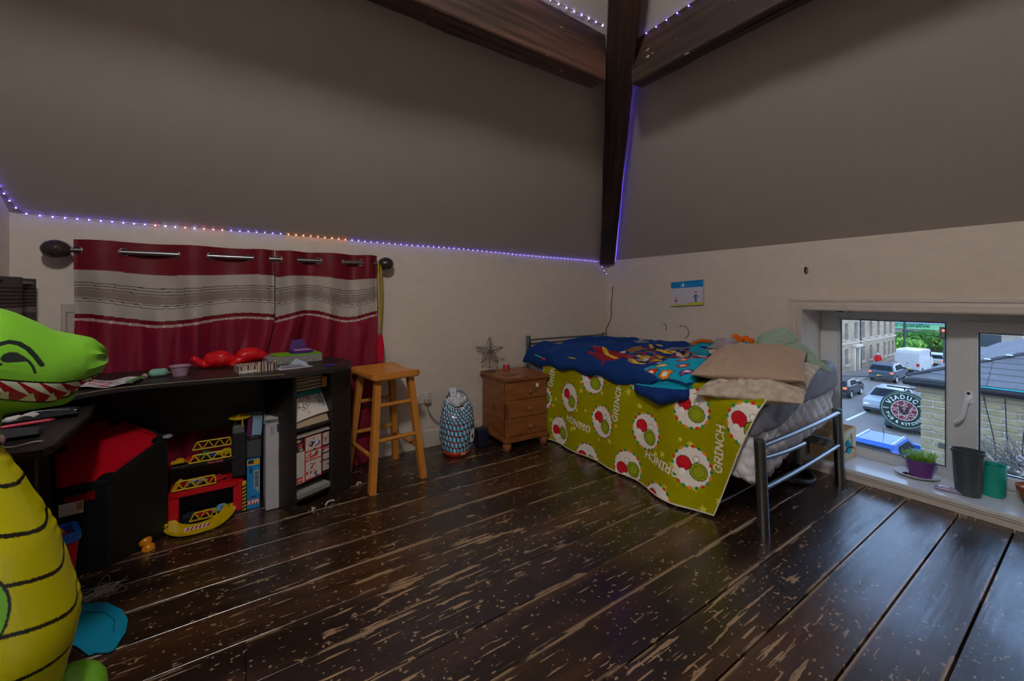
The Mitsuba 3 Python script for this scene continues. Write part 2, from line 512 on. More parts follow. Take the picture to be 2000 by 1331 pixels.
hip = lambda s: np.array([XR - s, YB - s, 1.42 + 0.66 * s + 0.15])
timber('beam_hip', 'dark rough hip rafter rising from the corner above the bed', hip(0.03), hip(2.3), 0.145, 0.25, (0, 0, 1))
timber('beam_left', 'dark brown beam over the desk, left of the rafter', (XL, 1.58, 2.425), (1.625, 1.58, 2.425), 0.115, 0.25, (0, 0, 1))
timber('beam_right', 'dark brown beam right of the rafter, towards the window', (1.81, 1.475, 2.445), (1.81, -2.2, 2.445), 0.09, 0.29, (0, 0, 1))

# ------------------------------------------------------------------ window: trim, sill, frame, panes
oy0, oy1, oz1 = -0.13, 1.2, 1.06
prof = Polygon([(0, 0), (0, 0.02), (0.008, 0.026), (0.03, 0.026), (0.036, 0.02), (0.056, 0.018), (0.062, 0.024), (0.078, 0.024), (0.078, 0)])
a = np.array(prof.exterior.coords)[:-1]
loop = []
for d, h in a:                                   # mitred architrave: left jamb, head, right jamb
    x = XR - h
    loop.append([(x, oy1 + d, 0.0), (x, oy1 + d, oz1 + d), (x, oy0 - d, oz1 + d), (x, oy0 - d, 0.0)])
loop = np.array(loop)
n = len(loop)
v = loop.transpose(1, 0, 2).reshape(-1, 3)
f = [[k * n + i, k * n + (i + 1) % n, (k + 1) * n + (i + 1) % n, (k + 1) * n + i] for k in range(3) for i in range(n)]
f = np.array(f)
arch = trimesh.Trimesh(v, np.vstack([f[:, [0, 1, 2]], f[:, [0, 2, 3]]]), process=False)
struct('trim_1', arch, 'moulded white architrave around the low window', '#b4aaa2', 'satin', smooth=25)
struct('window_sill', cat(bx((XR - 0.018, oy0, 0.047), (3.475, oy1, 0.075), 0.006)), 'white glossy window sill just above the floor', '#c9cdd0', 'gloss', smooth=30)
struct('trim_2', cat(bx((XR - 0.004, oy0 - 0.3, 0), (XR + 0.02, oy1 + 0.04, 0.047), 0.002), bx((XR - 0.012, oy0, 0.036), (XR, oy1, 0.048), 0.003)), 'white board under the window sill', '#bdb4ab', 'satin', smooth=30)
W = struct('window_1', None, 'white plastic window with a fixed pane and an opening sash')
fr = Polygon([(oy0, 0.075), (oy1, 0.075), (oy1, oz1), (oy0, oz1)])
pane1 = sbox(0.566, 0.13, 1.098, 1.008)
sash_o = sbox(-0.085, 0.105, 0.512, 1.012)
sash_i = sbox(-0.02, 0.172, 0.449, 0.948)
white = '#c3c6c8'
part(W, 'frame', pris('x', fr.difference(pane1).difference(sash_o.buffer(-0.012, join_style=2)), 3.468, 3.54, 0.004), white, 'satin')
part(W, 'glazing_bead', pris('x', pane1.buffer(0.002).difference(pane1.buffer(-0.012, join_style=2)), 3.480, 3.50, 0.003), '#b8bcbf', 'satin')
sk = part(W, 'sash', pris('x', sash_o.difference(sash_i), 3.452, 3.53, 0.006), white, 'satin')
part(sk, 'rubber_seal', pris('x', sash_i.buffer(0.001).difference(sash_i.buffer(-0.006, join_style=2)), 3.476, 3.49), '#20262a', 'satin')
part(W, 'rubber_seal', pris('x', pane1.buffer(-0.0115, join_style=2).difference(pane1.buffer(-0.0165, join_style=2)), 3.482, 3.492), '#20262a', 'satin')
for g in (pane1, sash_i):
    y0, z0, y1, z1 = g.bounds
    part(W, 'pane', grid(lambda u, v: (3.488, y1 + (y0 - y1) * u, z0 + (z1 - z0) * v), 2, 2)[0], mat='mat_glass', smooth=False)
hy = 0.481
part(sk, 'handle', cat(bx((3.435, hy - 0.014, 0.545), (3.453, hy + 0.014, 0.615), 0.004),
                       tube(smoothpath([(3.435, hy, 0.585), (3.415, hy + 0.002, 0.575), (3.41, hy + 0.012, 0.52), (3.412, hy + 0.03, 0.45), (3.42, hy + 0.05, 0.43)], 16), [0.011] * 4 + [0.009] * 12, 10)),
     '#e2e2e2', 'gloss', label='white lever handle')
part(sk, 'keyhole', cyl((3.430, hy, 0.603), (3.436, hy, 0.603), 0.007), '#15181a')
# picture-rail board along the window wall, above the bed
struct('trim_3', bx((XR - 0.022, 1.3, 0.655), (XR, 2.80, 0.765), 0.006), 'white painted board on the wall behind the bed', '#b3a69b', 'satin', smooth=30)
# architrave of the window hidden by the curtain
m = cat([bx((-0.735 + o, YB - d, 0.7), (-0.735 + o + w, YB, 1.115 - o * 0.6), 0.003) for o, w, d in ((0, 0.018, 0.02), (0.018, 0.03, 0.014), (0.048, 0.05, 0.022))] +
        [bx((-0.735, YB - 0.02, 1.07), (0.85, YB, 1.115), 0.004)])
struct('trim_4', m, 'white architrave of the window behind the red curtain', '#a59a90', 'satin', smooth=30)

# ------------------------------------------------------------------ ceiling lamp (above and behind the viewer)
lp = thing('pendant_lamp', 'round glowing pendant lamp hanging from the ridge', 'lamp')
part(lp, 'cord', cyl((LAMP_AT[0], LAMP_AT[1], LAMP_AT[2] + LAMP_R), (LAMP_AT[0], LAMP_AT[1], 3.5), 0.004), '#e8e8e8')
part(lp, 'globe', ball(LAMP_R, 3, LAMP_AT), '#ffffff', 'matte', smooth=True,
     emitter={'type': 'area', 'radiance': {'type': 'rgb', 'value': list(LAMP_L)}, 'sampling_weight': 60.0})
scene['sky']['sampling_weight'] = 40.0
# ------------------------------------------------------------------ outside: street, houses, cars
ZS = -6.85                                               # street level, the room is on the second floor
struct('street', bx((-30, -60, ZS - 0.5), (200, 13.9, ZS)), 'grey tarmac street below the window', mat='mat_road')
struct('pavement', bx((0, 14.05, ZS - 0.5), (120, 70, ZS + 0.1)), 'grey flagged pavement along the stone building', mat='mat_road')
struct('kerb', bx((0, 13.9, ZS - 0.3), (120, 14.05, ZS + 0.1)), 'pale kerb stones', '#9a9a98', 'matte')
single('road_marking', 'white dash painted on the road beside the grey car', 'road marking', bx((32.7, 9.82, ZS + 0.001), (36.4, 9.98, ZS + 0.008)), '#d9dcdc', 'matte')


def dress_windows(key, wins, y, d):
    """Sash windows set back in a facade whose face lies at y."""
    for x0, x1, z0, z1 in wins:
        w = part(key, 'window', pris('y', sbox(x0, z0, x1, z1).difference(sbox(x0 + 0.09, z0 + 0.09, x1 - 0.09, z1 - 0.09)).union(sbox(x0, (z0 + z1) / 2 - 0.05, x1, (z0 + z1) / 2 + 0.05)), y + 0.16, y + 0.24), '#8d9196', 'satin')
        part(w, 'pane', bx((x0 + 0.09, y + 0.2, z0 + 0.09), (x1 - 0.09, y + 0.21, z1 - 0.09)), '#2c333c', 'gloss')


b = thing('stone_building', 'long pale stone building with two rows of tall windows across the street', 'building')
up = [(x - 0.45, x + 0.45, -3.45, -1.65) for x in (52.9, 55.6, 57.9, 60.36, 62.96, 65.3, 67.5)]
lo = [(x - 0.42, x + 0.42, -6.0, -4.35) for x in (52.9, 57.9, 60.36, 62.75, 65.2, 66.9, 68.4)]
wall = sbox(50.6, ZS, 69.3, 0.1)
for q in up + lo:
    wall = wall.difference(sbox(q[0], q[2], q[1], q[3]))
wall = wall.difference(sbox(54.8, ZS, 55.8, -4.4))
part(b, 'wall', pris('y', wall, 16.0, 16.4), mat='mat_stone', smooth=False)
part(b, 'body', bx((50.6, 16.39, ZS), (69.3, 26, 0.1)), mat='mat_stone', smooth=False)
part(b, 'string_course', bx((50.4, 15.88, -3.85), (69.4, 16.05, -3.66), 0.03), '#b7ab9a', 'matte')
part(b, 'cornice', bx((50.3, 15.6, 0.05), (69.6, 16.1, 0.3), 0.05), '#b7ab9a', 'matte')
part(b, 'roof', hull([(50.4, 15.8, 0.3), (69.5, 15.8, 0.3), (69.5, 26, 0.3), (50.4, 26, 0.3), (52, 21, 3.6), (68, 21, 3.6)]), mat='mat_slate', smooth=False)
for q in up + lo:
    part(b, 'sill', bx((q[0] - 0.12, 15.86, q[2] - 0.16), (q[1] + 0.12, 16.1, q[2]), 0.02), '#b5a998', 'matte')
dress_windows(b, up + lo, 16.0, 0)
dk = part(b, 'door', bx((54.8, 16.15, ZS), (55.8, 16.22, -4.4), 0.01), '#4c4138', 'satin')
part(dk, 'panel', cat(bx((54.9, 16.12, ZS + 0.2), (55.25, 16.16, -5.3), 0.01), bx((55.35, 16.12, ZS + 0.2), (55.7, 16.16, -5.3), 0.01)), '#41372f', 'satin')
part(b, 'door_hood', cat(bx((54.3, 15.55, -4.25), (56.3, 16.05, -3.95), 0.04), bx((54.45, 15.75, ZS), (54.75, 16.02, -4.2), 0.02), bx((55.85, 15.75, ZS), (56.15, 16.02, -4.2), 0.02)), '#c4b8a6', 'matte')
part(b, 'drainpipe', cyl((56.8, 15.92, ZS), (56.8, 15.92, 0.0), 0.06, 8), '#3a3f44')
b2 = thing('stone_house', 'lower stone house beyond the end of the long building', 'building')
part(b2, 'wall', bx((71, 26, ZS), (86, 36, -3.2)), mat='mat_stone', smooth=False)
part(b2, 'roof', hull([(70.7, 25.8, -3.2), (86.3, 25.8, -3.2), (86.3, 36.2, -3.2), (70.7, 36.2, -3.2), (72.5, 31, -0.8), (84.5, 31, -0.8)]), mat='mat_slate', smooth=False)
for k in range(5):
    w = part(b2, 'window', bx((72.4 + 2.8 * k, 25.93, -5.4), (73.5 + 2.8 * k, 26.02, -4.0), 0.02), '#d0d2d2', 'satin')
    part(w, 'pane', bx((72.5 + 2.8 * k, 25.91, -5.3), (73.4 + 2.8 * k, 25.94, -4.1)), '#2c333c', 'gloss')

s = thing('supermarket', 'low supermarket with a long pale green fascia sign far down the street', 'shop building')
part(s, 'wall', bx((95, 8, ZS), (112, 34, -4.2)), '#a3978a', 'matte')
part(s, 'fascia', bx((94.7, 8, -4.32), (95.05, 30, -3.35), 0.03), '#7fc494', 'satin', label='pale green fascia')
part(s, 'roof', hull([(94.4, 7.5, -3.3), (112.5, 7.5, -3.3), (112.5, 34.5, -3.3), (94.4, 34.5, -3.3), (98, 10, -1.2), (109, 10, -1.2), (98, 31, -1.2), (109, 31, -1.2)]), '#7f95ad', 'satin')
tx = meshkit.text_mesh('co-operative', 0.56, 0.04, True)
tx.apply_transform(np.array([[0, 0, -1, 94.69], [-1, 0, 0, 22.4], [0, 1, 0, -3.98], [0, 0, 0, 1.0]]))
part(s, 'lettering', tx, '#0d5c3c', 'satin', label='dark green letters on the fascia')
for k in range(5):
    part(s, 'window', bx((94.93, 10 + 4 * k, -6.5), (95.02, 13 + 4 * k, -4.6), 0.01), '#3a4650', 'gloss')


def leafcloud(c, r, n, leaf, cols, seed, flat=1.0):
    """A clump of leaves as one mesh: small bent cards over lumpy balls."""
    g = np.random.default_rng(seed)
    c, r = np.array(c, float), np.array(r, float)
    lob = g.normal(size=(14, 3)); lob /= np.linalg.norm(lob, axis=1, keepdims=True); lob[:, 2] = np.abs(lob[:, 2]) * 0.9 - 0.1
    d = g.normal(size=(n, 3)); d /= np.linalg.norm(d, axis=1, keepdims=True)
    k = g.integers(0, 14, n)
    p = c + r * (lob[k] * 0.62 + d * 0.42 * g.uniform(0.75, 1.05, (n, 1)))
    a = g.normal(size=(n, 3)); a /= np.linalg.norm(a, axis=1, keepdims=True)
    nn = d + 0.7 * g.normal(size=(n, 3)); b_ = np.cross(nn, a); b_ /= np.linalg.norm(b_, axis=1, keepdims=True); a = np.cross(b_, nn); a /= np.linalg.norm(a, axis=1, keepdims=True)
    L = leaf * g.uniform(0.6, 1.4, (n, 1))
    v = np.stack([p - a * L, p + b_ * L * 0.45, p + a * L, p - b_ * L * 0.45], 1).reshape(-1, 3)
    i = np.arange(n)[:, None] * 4
    f = np.vstack([i + [0, 1, 2], i + [0, 2, 3]])
    t = g.random(n)
    col = np.repeat(blend(cols[0], cols[1], t), 4, 0)
    return trimesh.Trimesh(v, f, process=False), col


def bush(name, label, c, r, n, leaf, cols, seed):
    k = thing(name, label, name.replace('_', ' '))
    m, col = leafcloud(c, r, n, leaf, cols, seed)
    part(k, 'foliage', m, col, 'matte', smooth=False, kind='stuff')
    part(k, 'stem', cat([tube(smoothpath([(c[0] + dx * 0.2, c[1] + dy * 0.2, ZS), (c[0] + dx, c[1] + dy, c[2] - r[2] * 0.2)], 5), 0.08, 6) for dx, dy in ((0, 0), (0.5, 0.4), (-0.4, 0.5), (0.3, -0.5))]), '#4c4032', 'matte')
    part(k, 'core', ball(1, 2, (c[0], c[1], c[2] + 0.2 * r[2]), np.array(r) * 0.6), cols[0], 'matte')


bush('hedge', 'big rounded dark green hedge below the green fascia', (84.5, 16.0, -5.5), (3.0, 4.6, 2.0), 5200, 0.22, ('#2c5a24', '#6fa24e'), 1)
bush('shrub', 'light green shrub in front of the dark hedge, behind the white van', (79.5, 17.4, -6.0), (2.0, 2.6, 1.5), 3000, 0.18, ('#4d8a30', '#a4cf6a'), 2)
bush('street_tree', 'tree at the near end of the long stone building', (48.6, 16.9, -3.4), (1.0, 1.0, 2.6), 2600, 0.2, ('#5f7d5a', '#a9c29a'), 3)

p = thing('lamp_post', 'tall dark lamp post at the far corner of the stone building', 'lamp post')
part(p, 'pole', cyl((70.2, 15.3, ZS), (70.2, 15.3, 2.0), 0.14, 10, 0.08), '#39424a', 'satin')
part(p, 'arm', tube(smoothpath([(70.2, 15.3, 1.9), (70.2, 14.8, 2.4), (70.2, 13.8, 2.5)], 8), 0.05, 8), '#39424a')
part(p, 'lamp_head', bx((70.0, 13.2, 2.42), (70.4, 14.0, 2.56), 0.05), '#59626a')
p = thing('traffic_light', 'traffic light showing red above the queue of cars', 'traffic light')
part(p, 'pole', cyl((60.05, 10.1, ZS), (60.05, 10.1, -2.1), 0.07, 10), '#3d454c')
part(p, 'backboard', bx((59.93, 9.78, -3.2), (59.97, 10.42, -1.95), 0.01), '#17191b')
part(p, 'housing', bx((59.72, 9.93, -3.05), (59.94, 10.27, -2.1), 0.03), '#1d2022')
part(p, 'red_light', cyl((59.70, 10.1, -2.3), (59.735, 10.1, -2.3), 0.13, 16), '#ff3020', 'matte',
     emitter={'type': 'area', 'radiance': {'type': 'rgb', 'value': [3.2, 0.35, 0.2]}, 'sampling_weight': 0.02}, label='lit red lamp')
for z, c in ((-2.58, '#3a2c10'), (-2.86, '#10331f')):
    part(p, 'unlit_light', cyl((59.70, 10.1, z), (59.735, 10.1, z), 0.12, 16), c, 'gloss')


def car(key_label, x, y, heading, body, kind='hatch', lit=False, plate=None, name='car'):
    """A car, its rear axle side at x, driving along +x (heading 1) or -x (heading -1)."""
    k = thing(name, key_label, 'van' if name == 'van' else 'car', None if name == 'van' else 'cars in the street below the window')
    P = {'hatch': (3.9, 1.72, [(0, 0.35), (0, 0.85), (0.08, 0.98), (0.35, 1.36), (0.75, 1.46), (1.8, 1.47), (2.75, 1.0), (3.7, 0.82), (3.9, 0.6), (3.9, 0.3)], (0.42, 0.85, 1.9, 2.6, 0.97, 1.4)),
         'suv': (4.75, 1.9, [(0, 0.42), (-0.03, 0.95), (0.05, 1.1), (0.32, 1.62), (0.7, 1.72), (2.6, 1.70), (3.45, 1.16), (4.5, 1.02), (4.75, 0.75), (4.75, 0.35)], (0.4, 0.9, 2.6, 3.3, 1.12, 1.64)),
         'estate': (4.5, 1.8, [(0, 0.38), (0, 0.9), (0.06, 1.05), (0.3, 1.5), (0.6, 1.58), (2.4, 1.57), (3.2, 1.06), (4.2, 0.92), (4.5, 0.66), (4.5, 0.32)], (0.38, 0.8, 2.4, 3.05, 1.03, 1.5)),
         'van': (5.6, 2.02, [(0, 0.4), (0, 2.2), (0.08, 2.42), (0.5, 2.5), (3.9, 2.46), (4.25, 2.3), (4.85, 1.35), (5.45, 1.15), (5.6, 0.8), (5.6, 0.35)], (0, 0, 0, 0, 1.4, 2.2))}[kind]
    L, w, pr, g = P
    out = Polygon(pr).buffer(0.06).buffer(-0.06)
    wr_ = 0.36 if kind in ('suv', 'van') else 0.31
    axles = (0.85, L - 0.85)
    for ax in axles:
        out = out.difference(Point(ax, wr_ - 0.02).buffer(wr_ + 0.06))
    m = prism(out, w).subdivide_to_size(0.22)
    v = m.vertices.copy()
    belt = g[4]
    zz = np.clip((v[:, 1] - belt) / 0.6, 0, 1)
    tuck = (0.20 if kind != 'van' else 0.06) * zz + 0.05 * np.clip((0.5 - v[:, 1]) / 0.3, 0, 1)
    s_ = v[:, 2] / w * 2 - 1
    endt = 0.10 * np.clip((np.abs(v[:, 0] / L * 2 - 1) - 0.75) / 0.25, 0, 1) ** 2
    yy = s_ * (w / 2 - tuck - endt)
    W3 = np.stack([v[:, 0], yy, v[:, 1]], 1)
    body_m = trimesh.Trimesh(W3, m.faces[:, ::-1], process=False)

    def put(mm):
        mm = tm(mm).copy()
        if heading < 0:
            mm.apply_transform(np.diag([-1.0, -1.0, 1.0, 1.0]))
        mm.apply_translation((x, y, ZS))
        return mm
    part(k, 'body', put(body_m), body, 'gloss', smooth=30)
    dark = '#1b232b'
    if kind != 'van':
        x0, _, x1, x2, z0, z1 = g
        for sgn in (-1, 1):
            side = Polygon([(x0 + 0.25, z0 + 0.06), (x2 - 0.1, z0 + 0.06), (x1 - 0.05, z1 - 0.04), (x0 + 0.55, z1 - 0.04)])
            q = prism(side, 0.02)
            vv = q.vertices
            half = w / 2 - 0.20 * np.clip((vv[:, 1] - z0) / 0.6, 0, 1)
            part(k, 'side_window', put(trimesh.Trimesh(np.stack([vv[:, 0], sgn * (half - 0.012 + vv[:, 2]), vv[:, 1]], 1), q.faces, process=False)), dark, 'matte')
        def slope_glass(a0, a1, inset):
            (xa, za), (xb, zb) = a0, a1
            nrm = np.array([-(zb - za), 0, xb - xa]); nrm /= np.linalg.norm(nrm)
            if nrm[2] < 0: nrm = -nrm
            h0, h1 = w / 2 - 0.2 * np.clip((za - z0) / 0.6, 0, 1) - inset, w / 2 - 0.2 * np.clip((zb - z0) / 0.6, 0, 1) - inset
            b4 = np.array([(xa, -h0, za), (xa, h0, za), (xb, h1, zb), (xb, -h1, zb)])
            return hull(np.vstack([b4 - nrm * 0.02, b4 + nrm * 0.03]))
        rear = [q for q in pr if q[0] <= 0.4 and q[1] > 0.9][-2:]
        r0, r1 = pr[2], pr[3]
        f = lambda a, c, t: (a[0] + (c[0] - a[0]) * t, a[1] + (c[1] - a[1]) * t)
        part(k, 'rear_window', put(slope_glass(f(r0, r1, 0.12), f(r0, r1, 0.92), 0.12)), dark, 'matte')
        t0, t1 = pr[5], pr[6]
        part(k, 'windscreen', put(slope_glass(f(t1, t0, 0.08), f(t1, t0, 0.92), 0.1)), dark, 'matte')
    else:
        part(k, 'windscreen', put(hull([(4.28, -0.85, 2.24), (4.28, 0.85, 2.24), (4.84, 0.9, 1.38), (4.84, -0.9, 1.38), (4.24, -0.85, 2.2), (4.24, 0.85, 2.2), (4.7, 0.9, 1.36), (4.7, -0.9, 1.36)])), dark, 'matte')
        part(k, 'rear_door', put(cat([bx((-0.02, s1 * 0.02, 0.55), (0.01, s1 * 0.93, 2.2), 0.008) for s1 in (-1, 1)])), body, 'gloss')
        part(k, 'door_handle', put(bx((-0.05, -0.12, 1.15), (-0.01, -0.04, 1.22), 0.01)), '#2a2d30')
        for s1 in (-1, 1):
            part(k, 'side_window', put(hull([(4.0, s1 * 1.0, 1.45), (4.7, s1 * 1.0, 1.4), (4.25, s1 * 0.965, 2.15), (4.0, s1 * 0.965, 2.15), (4.0, s1 * 0.95, 1.45), (4.0, s1 * 0.9, 2.15), (4.25, s1 * 0.9, 2.1)])), dark, 'matte')
    for ax in axles:
        for sgn in (-1, 1):
            wh = part(k, 'wheel', put(cyl((ax, sgn * (w / 2 - 0.24), wr_), (ax, sgn * (w / 2 - 0.02), wr_), wr_, 20)), '#16181a', 'matte')
            part(wh, 'hubcap', put(cyl((ax, sgn * (w / 2 - 0.03), wr_), (ax, sgn * (w / 2 + 0.0), wr_), wr_ * 0.66, 14)), '#9aa0a6', 'satin')
    zl = {'hatch': 0.86, 'suv': 0.98, 'estate': 0.9, 'van': 1.05}[kind]
    for sgn in (-1, 1):
        kw = dict(emitter={'type': 'area', 'radiance': {'type': 'rgb', 'value': [2.2, 0.32, 0.16]}, 'sampling_weight': 0.02}) if lit else {}
        hh = 0.16 if kind != 'van' else 0.3
        part(k, 'tail_light', put(bx((-0.05, sgn * (w / 2 - 0.30), zl - hh / 2), (0.10, sgn * (w / 2 - 0.07), zl + hh / 2), 0.03)), '#c02018', 'gloss', **kw)
        part(k, 'headlight', put(bx((L - 0.14, sgn * (w / 2 - 0.42), 0.62), (L + 0.012, sgn * (w / 2 - 0.12), 0.76), 0.03)), '#e6ebee', 'gloss')
        part(k, 'wing_mirror', put(bx((L * 0.66, sgn * (w / 2 - 0.08), belt), (L * 0.66 + 0.14, sgn * (w / 2 + 0.14), belt + 0.16), 0.03)), body, 'gloss')
    part(k, 'bumper', put(cat(bx((-0.07, -w / 2 + 0.1, 0.36), (0.1, w / 2 - 0.1, 0.56), 0.04), bx((L - 0.1, -w / 2 + 0.1, 0.3), (L + 0.05, w / 2 - 0.1, 0.5), 0.04))), '#2a2f34', 'satin')
    part(k, 'number_plate', put(bx((-0.085, -0.27, 0.62 if kind != 'van' else 0.6), (-0.04, 0.27, 0.74 if kind != 'van' else 0.72), 0.005)), '#e8c626' if plate != 'dark' else '#d9d9d2', 'satin')
    return k


car('black hatchback at the left edge of the window, nearest of the queue', 39.2, 12.65, 1, '#1d2126', 'hatch', lit=True)
sv = car('dark grey off-road car with lit tail lights behind the white van', 49.6, 12.45, 1, '#3a4450', 'suv', lit=True)
car('tall white panel van waiting in the queue', 57.2, 12.3, 1, '#b4b6b8', 'van', name='van')
car('light grey estate car in the queue ahead of the white van', 64.6, 11.7, 1, '#a9b0b6', 'estate', lit=True)
car('dark car in the queue, second ahead of the white van', 71.0, 11.4, 1, '#40474f', 'hatch', lit=True)
car('grey car furthest ahead in the queue', 77.5, 11.1, 1, '#8c9299', 'hatch')
car('silver grey car driving towards the window behind the round pub sign', 40.2, 9.1, -1, '#8f989f', 'estate')
car('dark grey car behind the lower edge of the round pub sign', 36.1, 7.15, -1, '#3f464d', 'hatch')
bc = car('bright blue car with a pale roof rack parked right below the window', 22.9, 6.15, 1, '#1c57b0', 'estate')
part(bc, 'roof_rail', cat([cyl((23.4, 6.15 + s1 * 0.62, ZS + 1.6), (25.3, 6.15 + s1 * 0.62, ZS + 1.6), 0.03, 8) for s1 in (-1, 1)]), '#cfd6dc', 'metal')
part(bc, 'aerial', cyl((25.0, 6.15, ZS + 1.56), (24.8, 6.15, ZS + 1.9), 0.012, 6), '#15181b')

# a walker in red on the far pavement
pw = thing('person', 'person in a red jacket and dark trousers walking on the far pavement', 'person')
px_, py_, zp = 58.2, 14.85, ZS + 0.1
J = lambda dx, dy, z: (px_ + dx, py_ + dy, zp + z)
body = blob([[(J(0, 0.09, 0.92), 0.10), (J(0.18, 0.10, 0.5), 0.07)], [(J(0.18, 0.10, 0.5), 0.07), (J(0.05, 0.1, 0.09), 0.05)], [(J(0.05, 0.1, 0.09), 0.05), (J(0.22, 0.1, 0.05), 0.04)],
             [(J(0, -0.09, 0.92), 0.10), (J(-0.08, -0.10, 0.5), 0.07)], [(J(-0.08, -0.10, 0.5), 0.07), (J(-0.25, -0.1, 0.1), 0.05)], [(J(-0.25, -0.1, 0.1), 0.05), (J(-0.1, -0.1, 0.05), 0.04)],
             [(J(0, 0.1, 0.95), 0.12), (J(0, -0.1, 0.95), 0.12), (J(0.02, 0.16, 1.38), 0.10), (J(0.02, -0.16, 1.38), 0.10)],
             [(J(0.02, 0.19, 1.38), 0.075), (J(-0.08, 0.25, 1.1), 0.055)], [(J(-0.08, 0.25, 1.1), 0.055), (J(0.08, 0.24, 0.88), 0.045)],
             [(J(0.02, -0.19, 1.38), 0.075), (J(0.1, -0.25, 1.1), 0.055)], [(J(0.1, -0.25, 1.1), 0.055), (J(0.24, -0.24, 0.92), 0.045)],
             [(J(0.02, 0, 1.4), 0.07), (J(0.05, 0, 1.56), 0.07)], [(J(0.05, 0, 1.6), 0.105), (J(0.07, 0, 1.68), 0.10)]], 0.04, 6)


def walker(v):
    z = v[:, 2] - zp
    c = np.tile(lin('#22262c'), (len(v), 1))
    c[z > 0.86] = lin('#d8202c')
    c[z > 1.52] = lin('#c79a80')
    c[(z > 1.6) & (v[:, 0] < px_ + 0.1)] = lin('#d8d8d8')
    return c


part(pw, 'body', body, walker, 'cloth', smooth=True)

# ------------------------------------------------------------------ neighbouring brick wing with its slate roof
nb = thing('brick_wing', 'buff brick neighbouring wing with a slate hip roof right outside the window', 'building')
NX, NY = 11.3, 2.25
part(nb, 'wall_core', bx((NX + 0.03, -9, ZS), (19, NY - 0.03, -0.6)), '#c9c8c2', 'matte', label='pale mortar of the brick wall')
H_, L_ = 0.122, 0.36
variants = [shape(bx((NX, 0, 0), (NX + 0.1, L_ - 0.02, H_ - 0.02), 0.012).subdivide(), mat='mat_brick', smooth=False) for _ in range(1)]
halfb = shape(bx((NX, 0, 0), (NX + 0.1, L_ / 2 - 0.02, H_ - 0.02), 0.012), mat='mat_brick', smooth=False)
nbk = 0
for r in range(22):
    z = -0.76 - H_ * (r + 1)
    y = NY - 0.007
    first = True
    while y > -0.7 and nbk < 290:
        hf = first and r % 2
        Lb = L_ / 2 if hf else L_
        y0 = y - Lb + 0.007
        # the bricks behind the window mullion are skipped past the reach of a side step
        key = numbered('brick_wing__brick')
        scene[key] = {**(halfb if hf else variants[0]), 'to_world': T4().translate([float(rng.uniform(-0.006, 0.006)), float(y0), float(z)])}
        nbk += 1
        y -= Lb
        first = False
part(nb, 'stone_course', bx((NX - 0.05, -9, -0.75), (NX + 0.3, NY + 0.05, -0.64), 0.02), '#8b8069', 'matte')
part(nb, 'soffit', bx((NX - 0.12, -9, -0.64), (19, NY + 0.12, -0.58), 0.01), '#6b6f70', 'satin')
part(nb, 'gutter', tube([(NX - 0.17, -9, -0.545), (NX - 0.17, NY + 0.17, -0.545), (19, NY + 0.17, -0.545)], 0.065, 10), '#15191e', 'satin', label='black gutter')
part(nb, 'gutter_liner', bx((NX - 0.19, -9, -0.482), (NX - 0.10, 1.45, -0.46)), '#2aa7b0', 'satin', label='turquoise strip along the gutter')
ez, ex, ey, pit = -0.46, NX - 0.15, NY + 0.15, 0.35
ridge = 4.2
part(nb, 'roof', hull([(ex, -9, ez - 0.05), (ex, ey, ez - 0.05), (ex, -9, ez), (ex, ey, ez), (ex + ridge, ey - ridge, ez + pit * ridge), (ex + ridge, -9, ez + pit * ridge),
                       (22, ey, ez), (22, ey, ez - 0.05), (22, ey - ridge, ez + pit * ridge), (22, -9, ez)]), mat='mat_slate', smooth=False)
nrm = np.array([-pit, 0, 1.0]) / math.hypot(pit, 1)
for r in range(9):                                           # slates of the slope that faces the window
    s0 = r * 0.24
    off = 0.25 * (r % 2)
    ya = ey - s0 - 0.06
    first = True
    while ya > -1.3:
        wl = (0.5 - off) if first and off else 0.5
        yb_ = ya - wl + 0.008
        lo_, hi_ = np.array([ex + s0 - 0.02, 0, ez + pit * (s0 - 0.02)]), np.array([ex + s0 + 0.27, 0, ez + pit * (s0 + 0.27)])
        q = []
        for pnt, lift in ((lo_, 0.03), (hi_, 0.012)):
            for yy in (ya, yb_):
                base = np.array([pnt[0], yy, pnt[2]]) + nrm * lift
                q += [base, base - nrm * 0.016]
        m = hull(q)
        if ya - 0.27 < ey - s0 and yb_ < ey - s0 - 0.1:
            part(nb, 'slate', m, mat='mat_slate', smooth=False)
        ya -= wl
        first = False
hp = [np.array([ex + t, ey - t, ez + pit * t + 0.04]) for t in (0.0, 1.0, 2.0, 3.0, 4.2)]
part(nb, 'hip_flashing', tube(hp, 0.03, 8), '#2c3138', 'satin')
for t in (0.95, 1.2, 1.5):
    part(nb, 'lead_patch', bx((ex + t - 0.05, ey - t - 0.05, ez + pit * t + 0.05), (ex + t + 0.06, ey - t + 0.05, ez + pit * t + 0.075), 0.012), '#c9ced2', 'satin')
for y0, bend in ((1.27, 0.12), (1.12, 0.02), (0.95, -0.06)):
    part(nb, 'cable', tube(smoothpath([(NX - 0.06, y0 + bend, -0.66), (NX - 0.06, y0 + bend * 0.7, -0.9), (NX - 0.02, y0 + 0.0, -1.45), (NX - 0.02, y0 - 0.02, -2.4), (NX - 0.02, y0 - 0.05, -3.3)], 20), 0.007, 6), '#20242a', 'satin')
part(nb, 'air_vent', bx((NX - 0.01, 1.78, -1.78), (NX + 0.04, 1.98, -1.68), 0.005), '#4a4a46', 'satin')

# round hanging pub sign
sg = thing('pub_sign', 'round dark green pub sign with white letters around a dark red disc', 'sign')
SX, SY, SZ, SR = 12.45, 2.72, -1.41, 0.41


def disc(r, x0, x1, n=64):
    return cyl((x0, SY, SZ), (x1, SY, SZ), r, n)


